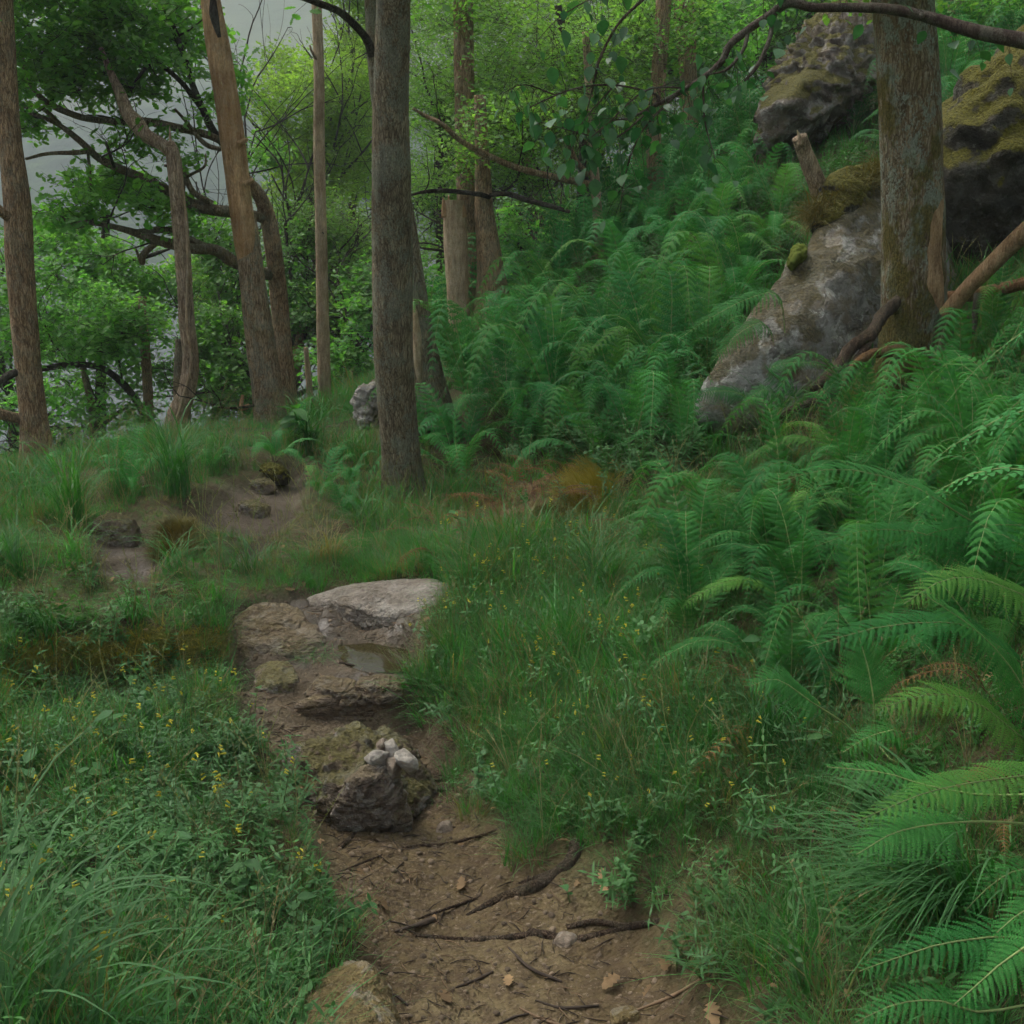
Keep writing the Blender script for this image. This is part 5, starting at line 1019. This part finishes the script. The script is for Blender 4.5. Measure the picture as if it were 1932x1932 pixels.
trunk('trunk', t, [(905,180,10.2,20),(910,300,10.2,26),(914,400,10.2,34),(922,470,10.2,42),(928,540,10.2,52),(932,600,10.2,64),(934,660,10.2,84)], 'bark_brown', 40, 120, .06, 101, .25, .6)
limb(t, [(924,372,10.1,8),(900,366,10,8),(841,360,9.9,8),(800,362,9.8,6),(776,368,9.8,4)], 'bark_dark', 102); limb(t, [(925,368,10.1,8),(960,366,10,9),(989,376,10,10),(1050,392,9.9,9),(1075,400,9.9,7)], 'bark_dark', 103)
twigs(t, [(800,362,9.8),(989,376,10),(1050,392,9.9)], 104, .5, .007, 2); crown(t, [(900,280,10.4,80,60,.8,90),(985,260,10.4,80,80,.8,80)], 'olive', 15, .05)
t = tree('slender pale trunk at the top of the fern slope with a long low branch', basep(1132, 500, 10.5), name='birch_tree')
trunk('trunk', t, [(1105,60,10.5,12),(1112,180,10.5,14),(1120,300,10.5,17),(1125,374,10.5,18),(1129,430,10.5,19),(1132,500,10.5,22),(1133,540,10.5,28)], 'deadgrey', 24, 100, .1, 111)
limb(t, [(1115,348,10.5,13),(1050,335,10.2,12),(978,317,10,12),(924,295,9.9,11),(870,266,9.8,9),(834,234,9.7,8),(805,220,9.7,7),(780,205,9.6,4)], 'bark_brown', 112)
limb(t, [(1110,330,10.5,10),(1085,300,10.4,9),(1070,260,10.4,7)], 'bark_brown', 113); twigs(t, [(834,234,9.7),(978,317,10),(1060,250,10.4)], 114, .5, .007, 2)
crown(t, [(1100,150,10.8,110,120,1,200),(1040,260,10.6,90,60,.8,90)], 'olive', 17, 0)
t = tree('brown forked-foot trunk among the ferns below the outcrop', basep(1236, 412, 11), name='oak_tree')
trunk('trunk', t, [(1256,-60,11,26),(1248,60,11,26),(1240,180,11,27),(1233,260,11,28),(1237,330,11,30),(1237,400,11,34),(1238,440,11,44)], 'bark_brown', 32, 110, .09, 121, .2)
limb(t, [(1232,395,11,16),(1222,375,10.9,15),(1208,366,10.8,14),(1190,366,10.7,10)], 'bark_limb', 122); crown(t, [(1230,60,11.3,110,80,1,170),(1190,200,11.5,60,60,.8,60)], 'olive', 19, .0)
t = tree('dark reddish trunk left of the outcrop', basep(1310, 345, 12.4), name='oak_tree')
trunk('trunk', t, [(1288,-60,12.4,38),(1292,36,12.4,36),(1298,130,12.4,30),(1303,220,12.4,26),(1309,338,12.4,26),(1311,380,12.4,34)], 'bark_brown', 32, 110, .08, 131, .2)
crown(t, [(1330,20,12.6,140,90,1,190)], 'oakdark', 21, .0)
t = tree('dead snaking trunk leaning in the leaves above the slope', basep(1075, 420, 12.5), name='dead_tree')
trunk('trunk', t, [(1052,10,12.5,12),(1063,60,12.5,14),(1075,110,12.5,14),(1090,160,12.5,14),(1100,260,12.5,14),(1092,440,12.5,16)], 'bark_dark', 14, 60, .12, 135)
t = tree('slim dark trunk beyond the crag at upper right', basep(1815, 250, 12), name='oak_tree')
trunk('trunk', t, [(1800,-60,12,30),(1808,60,12,30),(1815,160,12,34),(1820,300,12,40)], 'bark_brown', 20, 60, .1, 141); crown(t, [(1850,0,12,160,70,1,120)], 'oakdark', 23, .05)
# leaning stump with root ball, logs
t = tree('short leaning grey stump on the boulder top', basep(1560, 400, 6.9), name='leaning_stump', cat='stump'); t.location.z = P(1560, 400, 6.9).z
trunk('trunk', t, [(1508,258,6.75,26),(1520,290,6.78,28),(1538,335,6.8,34),(1556,385,6.85,40),(1566,430,6.95,30)], 'deadgrey', 24, 60, .12, 151, .35)
trunk('splinter', t, [(1510,275,6.72,12),(1508,258,6.72,8),(1504,246,6.72,1.5)], 'pale', 8, 8, .1, 152)
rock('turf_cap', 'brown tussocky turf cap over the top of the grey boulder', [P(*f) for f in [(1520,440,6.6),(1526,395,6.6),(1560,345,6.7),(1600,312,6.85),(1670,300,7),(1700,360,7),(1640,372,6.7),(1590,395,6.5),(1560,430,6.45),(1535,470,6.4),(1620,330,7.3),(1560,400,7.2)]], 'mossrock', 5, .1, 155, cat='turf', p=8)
tb = []; g = np.random.default_rng(5)
for _ in range(420):
    a = g.uniform(); b_ = g.uniform(); u_ = 1530+a*150; v_ = 405-100*a**.7+b_*26; p_ = P(u_, v_, 6.68+.35*a-.15*b_); tb.append(p_)
DRY = [source('dry_turf_tuft_%d' % k, tuft('dry_turf_tuft', 22, .085, .003, .05, 1.4, k+90, 'dryturf', 2, 1.5)) for k in range(2)]
n = len(tb); scatter('turf_grass', np.array([tuple(q_) for q_ in tb]), np.c_[g.uniform(-.8, .4, n), g.uniform(-.5, .5, n), g.uniform(0, 6.28, n)], g.uniform(.7, 1.3, n), g.integers(0, 2, n), DRY, 'tawny moss and grass hanging over the turf cap')
rock('moss_cushion', 'bright yellow-green moss cushion on the boulder left edge', [P(*f) for f in [(1482,500,6.2),(1492,470,6.25),(1518,455,6.3),(1526,478,6.25),(1505,505,6.2),(1490,515,6.15),(1505,480,6.1),(1510,490,6.5)]], 'mossball', 5, .12, 157, cat='moss', p=6, fine=2)
t = thing('leaning_log', 'barkless brown log leaning up to the right edge', 'log', P(1790, 590, 5.6)); trunk('log', t, [(2010,375,5.2,34),(1932,440,5.3,34),(1860,510,5.4,30),(1820,550,5.5,28),(1786,592,5.6,30)], 'scar', 28, 80, .07, 161, .2)
t = thing('fallen_log', 'orange-brown split log lying behind the leaning log', 'log', P(1850, 560, 6.1)); trunk('log', t, [(2020,520,6.0,24),(1932,535,6.0,22),(1860,552,6.1,24),(1780,562,6.2,22)], 'orangeroot', 20, 60, .12, 162, .3)
trunk('branch_stub', t, [(1845,555,6.0,14),(1840,590,5.95,12),(1838,630,5.9,8)], 'bark_dark', 12, 20, .1, 163)
# left background trunks
t = tree('short brown trunk between the two left-hand trees', basep(282, 840, 11), name='oak_tree')
trunk('trunk', t, [(268,560,11,14),(272,630,11,18),(278,720,11,19),(281,800,11,20),(283,860,11,26)], 'bark_brown', 20, 60, .08, 171)
limb(t, [(272,782,11,14),(255,752,10.8,14),(230,722,10.6,14),(205,702,10.4,13),(175,690,10.2,12),(130,688,10,11),(79,696,9.8,11),(40,702,9.6,10),(0,722,9.4,8)], 'bark_dark', 172)
limb(t, [(245,763,10.8,6),(202,796,10.6,7),(169,835,10.4,7),(155,878,10.3,6)], 'bark_dark', 173); limb(t, [(151,660,10.5,11),(160,710,10.5,13),(172,760,10.5,14),(178,830,10.6,16),(180,900,10.7,18)], 'bark_limb', 174)
twigs(t, [(202,796,10.6),(130,688,10),(79,696,9.8),(230,722,10.6),(169,835,10.4)], 175, .6, .008, 2)
crown(t, [(150,600,10.5,140,80,1,260),(60,560,10,70,70,.8,90),(250,640,10.8,70,80,.8,90),(90,760,10.4,100,50,.8,60),(230,780,10.8,70,50,.6,50)], 'oakdark', 27, .05, (.75, 1.2), 2.2)
t = tree('oak with lobed leaves filling the left side below its limbs', basep(190, 860, 13.5), name='oak_tree')
trunk('trunk', t, [(200,400,13.5,14),(196,560,13.5,18),(190,700,13.5,20),(188,900,13.5,26)], 'bark_dark', 16, 60, .1, 176)
limb(t, [(196,560,13.5,12),(240,500,13.4,10),(290,480,13.3,7),(320,470,13.2,4)], 'bark_dark', 177); limb(t, [(194,600,13.5,12),(140,540,13.4,10),(90,520,13.3,8)], 'bark_dark', 178)
crown(t, [(110,480,13.2,130,60,1.2,260),(250,520,13.4,90,60,1,160),(60,640,13,90,70,1,110),(200,700,13.4,120,60,1,120),(130,560,13.4,160,50,1,120),(290,600,13.5,60,70,.8,80)], 'oak', 29, .03, (.8, 1.25), 1.8)
# background trees, each with its own trunk and crown
BG = [('bright yellow-green young tree behind the slim pale trunk', 610, 560, 19, 'bright', [(600,250,19,75,110,1.6,420),(560,330,18.5,80,80,1.4,300),(650,180,19.5,60,110,1.4,260),(520,200,18,40,55,1,90)]),
 ('bright leafy tree left of the middle trunk, top of frame', 670, 560, 22, 'bright', [(675,120,22,45,110,1.6,260),(690,-10,22,60,70,1.6,200),(665,300,21.5,60,90,1.5,260)]),
 ('dim green tree behind the peeled trunk', 440, 640, 15, 'oak', [(430,560,15,60,110,1.2,260),(400,700,14.5,60,70,1,150),(400,430,15,40,60,.9,90),(505,300,15.5,40,50,.8,60)]),
 ('dense mid-green tree between the slim trunk and the middle trunk', 640, 620, 14, 'olive', [(640,470,14.5,75,80,1.2,380),(650,600,14,70,80,1.2,320),(590,420,15,60,60,1,180)]),
 ('shady small-leaved tree behind the slim pale trunk foot', 560, 700, 13.2, 'oakdark', [(570,600,13.5,60,80,1,200),(640,700,13,60,50,.9,170),(420,760,13,60,40,.8,90),(560,500,14,50,70,1,140)]),
 ('dense olive tree right of the middle trunk', 830, 560, 16, 'olive', [(830,150,16,90,150,1.6,600),(820,400,16,70,120,1.4,380),(900,300,16.5,90,120,1.5,420)]),
 ('olive-green tree over the stout brown trunk', 1000, 520, 17, 'olive', [(980,120,17,110,140,1.8,640),(1010,350,17,90,110,1.5,460),(960,500,16,70,60,1.2,200)]),
 ('tall dense tree behind the hanging birch leaves', 1120, 460, 16, 'olive', [(1110,100,16,110,130,1.6,560),(1150,280,15.5,90,90,1.3,360),(1060,430,15,70,60,1.1,220)]),
 ('shady tree at top centre right', 1220, 380, 15.5, 'oakdark', [(1240,60,15.5,110,90,1.4,440),(1200,220,15.5,80,80,1.2,260),(1340,80,15.5,90,80,1.2,280),(1330,190,15.5,60,50,1,100)]),
 ('dark-leaved tree above the outcrop', 1450, 160, 16, 'oakdark', [(1450,20,16,110,60,1.3,360),(1560,10,16.5,90,40,1.2,220),(1420,110,16,60,50,1,120)]),
 ('leafy tree in the dip behind the chalky boulder', 690, 700, 12, 'oakdark', [(660,680,12.2,50,60,.9,170),(690,560,12.5,40,90,.9,170)]),
 ('low bushy tree in front of the loch, middle left', 470, 720, 12.5, 'oak', [(590,730,12.5,50,60,.8,120),(420,640,12.8,60,60,.9,150),(440,700,12.5,50,40,.8,90)]),
 ('small tree behind the left ridge at the frame edge', 30, 820, 12.5, 'oakdark', [(20,760,12.5,60,60,.8,70),(0,600,12.5,60,60,.8,60),(40,860,12.2,60,30,.7,50),(110,830,12.2,60,40,.7,60)]),
 ('far bright tree over the loch behind the twisted trunk', 400, 600, 24, 'bright', [(420,600,24,60,60,1.6,150),(380,520,24,40,40,1.4,80),(545,140,24,50,40,1.3,90)]),
 ('dense tree behind the fern slope, centre', 1040, 560, 12.5, 'oakdark', [(1020,500,13,70,40,.9,150),(1100,440,13,50,40,.8,100),(820,560,13,40,80,.9,160),(960,450,13,40,70,.8,90)]),
 ('sparse tree filling the gap beyond the middle trunk', 850, 500, 26, 'olive', [(850,200,26,150,220,2.5,600),(1050,250,26,150,200,2.5,600),(1250,150,25,160,160,2.2,500),(1480,40,24,160,100,2,300),(700,450,25,120,150,2,420),(560,480,25,120,120,2,320)]),
 ('tree at the top right corner beyond the crag', 1880, 60, 14, 'oakdark', [(1880,0,14,120,60,1.3,200),(1720,40,15,120,60,1.2,160)])]
for k, (lab, bu, bv, Y, kd, bl) in enumerate(BG):
    p_ = P(bu, bv, Y); t = tree(lab, (p_.x, Y, 0)); zt = t.location.z; top = P(bl[0][0], bl[0][1], bl[0][2]); g = random.Random(k)
    pts = [Vector((p_.x, Y, zt-.2)), Vector((p_.x+g.uniform(-.2, .2), Y, zt*.6+top.z*.4)), Vector((p_.x*.6+top.x*.4, Y, zt*.25+top.z*.75)), top]
    Vt, Ft = tube(pts, [.13, .10, .07, .02], 12, 40, .1, 2.6, k); link('trunk', mk_mesh('trunk', Vt-np.array(t.location), Ft, (M['bark_dark' if k % 2 else 'bark_brown'],)), t)
    mb = MB()
    for b_ in bl:
        c0 = P(b_[0], b_[1], b_[2])
        for j in range(3): twiggy(mb, pts[2].lerp(c0, .15*j), (c0-pts[2]).normalized()+Vector((g.uniform(-.4, .4), g.uniform(-.3, .3), g.uniform(-.2, .4))), max(.6, (c0-pts[2]).length*1.1), .028, 2, g, .5)
    tag(link('branches', mb.mesh('branches', (M['bark_dark'],), True, off=tuple(t.location)), t), kind='stuff')
    crown(t, bl, kd, 200+k, -.06 if kd != 'oakdark' else 0., (.8, 1.3) if Y < 20 else (1.1, 1.7), 1.3)

# ------------------------------------------------------------------ overhanging branch with single leaves
ob = P(1932, 77, 3.3); t = thing('overhanging_branch', 'dark bare branch with hanging heart-shaped leaves crossing the top right', 'branch', ob)
def hb(cps, n=14, seg=50, seed=0, nm='branch', m='bark_birch', noise=.07): trunk(nm, t, cps, m, n, seg, noise, seed)
BR = [[(2150,110,3.2,34),(2000,90,3.25,30),(1932,77,3.3,28),(1848,61,3.35,25),(1776,40,3.4,22),(1729,27,3.42,19),(1668,16,3.45,18),(1596,14,3.5,16),(1531,14,3.5,16),(1490,5,3.5,16),(1452,29,3.5,15),(1409,58,3.5,14),(1376,86,3.5,13),(1362,115,3.5,12),(1326,148,3.5,11),(1272,180,3.5,9),(1230,202,3.5,7),(1190,222,3.5,4),(1150,228,3.5,2)],
 [(1484,5,3.5,10),(1440,-30,3.45,10),(1400,-60,3.4,8)], [(1456,38,3.5,9),(1452,72,3.47,9),(1430,122,3.44,8),(1405,153,3.42,4)], [(1411,62,3.5,7),(1402,94,3.46,7),(1373,130,3.44,5),(1340,140,3.42,3)],
 [(1240,196,3.5,5),(1237,178,3.5,4),(1158,160,3.48,4),(1086,167,3.46,3.5),(1032,187,3.45,3),(996,205,3.44,1.5)], [(1240,-20,3.5,6),(1212,0,3.5,6),(1165,47,3.5,5),(1133,108,3.5,5),(1122,150,3.5,3),(1105,220,3.5,2)],
 [(1300,166,3.5,4),(1220,170,3.45,3),(1150,230,3.42,2.5),(1090,280,3.4,1.5)], [(1272,182,3.5,4),(1210,250,3.45,3),(1180,330,3.42,2),(1170,400,3.4,1.2)], [(1230,203,3.5,4),(1160,260,3.45,3),(1090,250,3.42,2),(1020,230,3.4,1.2)],
 [(1160,160,3.48,3),(1100,230,3.45,2.4),(1070,300,3.43,1.4)], [(1326,150,3.5,4),(1330,230,3.46,3),(1350,300,3.43,1.5)], [(1050,180,3.46,3),(990,160,3.44,2),(950,175,3.43,1.2)], [(1212,0,3.5,3),(1140,-10,3.48,3),(1060,30,3.46,2),(1010,80,3.44,1.2)]]
for k, b_ in enumerate(BR): hb(b_, 14 if k == 0 else 7, 110 if k == 0 else 24, 300+k)
trunk('knot', t, [(1745,34,3.36,10),(1742,30,3.32,12),(1738,26,3.34,6)], 'bark_birch', 10, 8, .1, 330)
HL = [leaf_shape('leaf', l, w, 'birch', f) for l, w, f in [(.055, .042, .10), (.048, .034, .18), (.06, .044, .04), (.042, .034, .15)]]
g = random.Random(12); nleaf = 0; tw = MB()
for k, b_ in enumerate(BR):
    cc = catmull([tuple(P(u, v, Y)) for u, v, Y, w in b_], 200); n_ = {0: 78, 1: 8, 2: 8, 3: 10, 4: 32, 5: 24, 6: 26, 7: 26, 8: 28, 9: 18, 10: 16, 11: 14, 12: 16}[k]
    for j in range(n_):
        tt = g.uniform(.1, 1) if k else g.uniform(.66, 1.) if j < 60 else g.uniform(.12, .6)
        if k == 0 and j < 60 and g.random() < .15: continue
        q0 = Vector(cc[int(tt*199)]); d = Vector((g.uniform(-.6, .5), g.uniform(-.4, .4), g.uniform(-1.2, .25))).normalized(); sl = g.uniform(.015, .14); q1 = q0+d*sl
        Vt, Ft = tube([q0, q0+d*sl*.5+Vector((0, 0, .008)), q1], [.0011, .0009, .0007], 3, 3, cap=False); tw.add(Vt, Ft)
        az = g.uniform(0, 6.28); link('leaf', g.choice(HL), t, q1-ob, (g.uniform(-.8, .8), g.uniform(.3, 1.5), az), g.uniform(.52, .98)); nleaf += 1
tag(link('twigs', tw.mesh('twigs', (M['twig'],), True, off=tuple(ob)), t), kind='stuff')
print('hanging leaves', nleaf)

# ------------------------------------------------------------------ roots, twigs, dead leaves and pebbles on the path
def groundline(name, label, uv, w, mat, lift=.3, cat='root', seed=0, n=10):
    pts = []; rad = []
    for (u, v), w_ in zip(uv, w):
        q_ = gp(u, v); d = (q_-Vector(EYE)).length; r = w_*d/FPX/2; pts.append(Vector((q_.x, q_.y, q_.z+r*lift))); rad.append(r)
    Vt, Ft = tube(pts, rad, n+4, 16*len(pts), .3, 9, seed, ridge=.4); return tag(link(name, mk_mesh(name, Vt-np.array(pts[0]), Ft, (M[mat],)), None, pts[0]), label, cat)
groundline('root', 'thick dark root curving below the path boulder', [(640,1600),(690,1560),(740,1530),(775,1508),(815,1492),(850,1488)], [8,14,17,18,16,8], 'rootwood', -.1, seed=1)
groundline('root', 'thick brown root running into the right bank low on the path', [(880,1728),(930,1705),(985,1685),(1040,1658),(1078,1628),(1092,1590)], [4,14,20,24,26,30], 'rootwood', .0, seed=2)
groundline('root', 'long thin root crossing the lower path', [(780,1765),(880,1772),(990,1766),(1010,1758),(1080,1772),(1160,1755),(1245,1738)], [6,9,12,16,14,10,8], 'rootwood', -.35, seed=3)
groundline('root', 'thin root slanting up the path towards the right bank', [(760,1745),(900,1695),(990,1665),(1060,1635)], [3,6,7,9], 'rootwood', -.3, seed=4)
groundline('root', 'thin root in the upper part of the lower path', [(640,1645),(760,1600),(850,1590),(960,1560)], [3,5,6,5], 'rootwood', -.3, seed=5)
groundline('root', 'reddish root fork on the right bank foot', [(1070,1752),(1120,1742),(1180,1748),(1240,1735)], [7,9,8,5], 'rootwood', .3, seed=6)
groundline('root', 'thin roots seen on the dark bank below the ledge', [(700,1470),(790,1478),(850,1466)], [5,7,4], 'rootwood', .3, seed=7)
groundline('stick', 'short dark stick poking from the left bank over the path', [(745,1762),(790,1750),(818,1742)], [4,8,10], 'twig', 1.2, 'stick', 8)
TWG = [([(720,1240),(745,1250),(770,1256)], 'thin dark twig by the puddle'), ([(860,1865),(900,1850),(930,1835)], 'forked twig on the lower path'), ([(960,1790),(1000,1830),(1060,1855)], 'thin twig in the middle of the lower path'), ([(1010,1890),(1060,1905),(1130,1900)], 'long twig low on the right of the path'), ([(900,1960),(960,1925),(1000,1915)], 'curved dark twig near the bottom edge'),
       ([(700,1890),(740,1880),(770,1900)], 'twig beside the corner rock'), ([(1200,1910),(1270,1880),(1340,1840)], 'pale stick on the bare bank at bottom right'), ([(1560,1860),(1620,1838),(1700,1830),(1760,1832)], 'long pale stick under the bottom right ferns'), ([(720,1255),(690,1262),(640,1252)], 'small stick on the rock lip left of the puddle'), ([(640,1560),(680,1545),(720,1530)], 'broken twig under the path boulder'), ([(980,1905),(1030,1930),(1090,1945)], 'short dry twig near the bottom edge')]
for k, (uv, lab) in enumerate(TWG): groundline('twig', lab, uv, [3, 5, 4, 3][:len(uv)], 'twig' if k not in (6, 7, 10) else 'drytwig', .8, 'twig', 20+k, 6)
LVm = []
for k in range(4):
    g = random.Random(k); a, f = oak_leaf(.06); a = a+0; a[:, 2] += .35*a[:, 1]**2*12+g.uniform(-.01, .01)*np.sin(a[:, 0]*60); LVm.append(mk_mesh('dead_leaf', a, f, (M['deadleaf'],), False))
DLP = [(1375,1478,'pale tan leaf in the grass above the broad tussock'),(1975,1480,''),(1610,1588,'orange dry leaf under the arching tussock'),(1630,1655,'dry leaf between tussock blades'),(1545,1775,'pale curled leaf left of the broad tussock'),(1600,1885,'large tan leaf in front of the tussock foot'),(1560,1970,'brown oak leaf at the bottom right edge'),(1545,1900,''),(680,1645,'orange leaf on the path by the left bank'),(708,1590,'yellowish leaf scrap below the path boulder'),(1170,1850,'pale leaf low on the right of the path'),(850,1900,'grey curled leaf on the lower path'),(1080,1600,'tan leaf beside the bank root'),(1500,1560,'rusty leaf on the verge right of the flowers'),(250,1480,'orange leaf in the left bank'),(470,1905,'tan oak leaf beside the corner rock'),(700,1700,'dry leaf on the edge of the left bank'),(870,1660,'small orange leaf in the middle of the path'),(1250,1820,'pale oak leaf on the bare bank'),(960,1870,'brown leaf flat on the lower path'),(1340,1900,'brown leaf on the bare soil at bottom right')]
for k, (u, v, lab) in enumerate(DLP):
    if not lab: continue
    q_ = gp(u, v); tag(link('dead_leaf', LVm[k % 4], None, (q_.x, q_.y, q_.z+.012), (rnd.uniform(-.4, .4), rnd.uniform(-.4, .4), rnd.uniform(0, 6.28)), rnd.uniform(.65, 1.1)), lab, 'dead leaf')
PB = []
for k in range(4):
    Vp, Fp, c = hull_mesh(box_pts((0, 0, 0), (.5, .4, .28), 0, 0, .3, k), 2, .08, k, p=6); PB.append(source('pebble_%d' % k, mk_mesh('pebble', Vp, Fp, (M['grit'],))))
x, y, z, u, v, g = ground_pts(16000, 88, (-1.2, 1.2), (1.5, 4.6)); m = pathsd(x, y) > .0; m &= sdf_poly(POOL, x, y) < 0; x, y, z = x[m], y[m], z[m]; n = len(x)
s = .004+.018*g.random(n)**7
scatter('pebbles', np.c_[x, y, z], g.uniform(-.6, .6, (n, 3))*np.array([1, 1, 5]), s, g.integers(0, 4, n), PB, 'small stones and grit trodden into the path')
LT = [source('twig_litter_%d' % k, mk_mesh('twig_litter', *tube([(-.5, 0, 0), (0, .08*(k-1), .04), (.5, 0, 0)], [.02, .03, .015], 3, 5, cap=False), (M['twig' if k else 'drytwig'],))) for k in range(3)]
x, y, z, u, v, g = ground_pts(15000, 89, (-1.4, 2.6), (1.2, 4.4)); m = (pathsd(x, y) > -.15) | (g.random(len(x)) < .25); x, y, z = x[m], y[m], z[m]; n = len(x)
scatter('twig_litter', np.c_[x, y, z+.003], np.c_[g.uniform(-.2, .2, n), g.uniform(-.2, .2, n), g.uniform(0, 6.28, n)], .015+.06*g.random(n)**3, g.integers(0, 3, n), LT, 'fine broken twigs and stems littering the soil')
LF = [source('leaf_litter_%d' % k, LVm[k]) for k in range(4)]
x, y, z, u, v, g = ground_pts(1700, 90, (-2.4, 2.8), (1.2, 5.0)); pd = pathsd(x, y); m = (pd < .02) | (g.random(len(x)) < .04); x, y, z = x[m], y[m], z[m]; n = len(x)
scatter('leaf_litter', np.c_[x, y, z+.006], np.c_[g.uniform(-.5, .5, n), g.uniform(-.5, .5, n), g.uniform(0, 6.28, n)], .3+.45*g.random(n), g.integers(0, 4, n), LF, 'old brown leaves lying under the herbs and ferns')

# ------------------------------------------------------------------ haze
hm, nt = new_mat('haze_air'); vb = nt.nodes.new('ShaderNodeVolumePrincipled'); vb.inputs['Color'].default_value = (.70, .79, .82, 1); vb.inputs['Density'].default_value = .0024; vb.inputs['Anisotropy'].default_value = .2
nt.links.new(vb.outputs[0], nt.nodes.new('ShaderNodeOutputMaterial').inputs['Volume'])
x0, x1, y0, y1, z0, z1 = -910, 310, -110, 910, -45, 235
hv_ = [(a, b_, c) for a in (x0, x1) for b_ in (y0, y1) for c in (z0, z1)]
hz_ = link('haze', mk_mesh('haze', hv_, [(0, 1, 3, 2), (4, 6, 7, 5), (0, 4, 5, 1), (2, 3, 7, 6), (0, 2, 6, 4), (1, 5, 7, 3)], (hm,), False)); tag(hz_, 'thin pale haze in the air over the loch', kind='stuff')
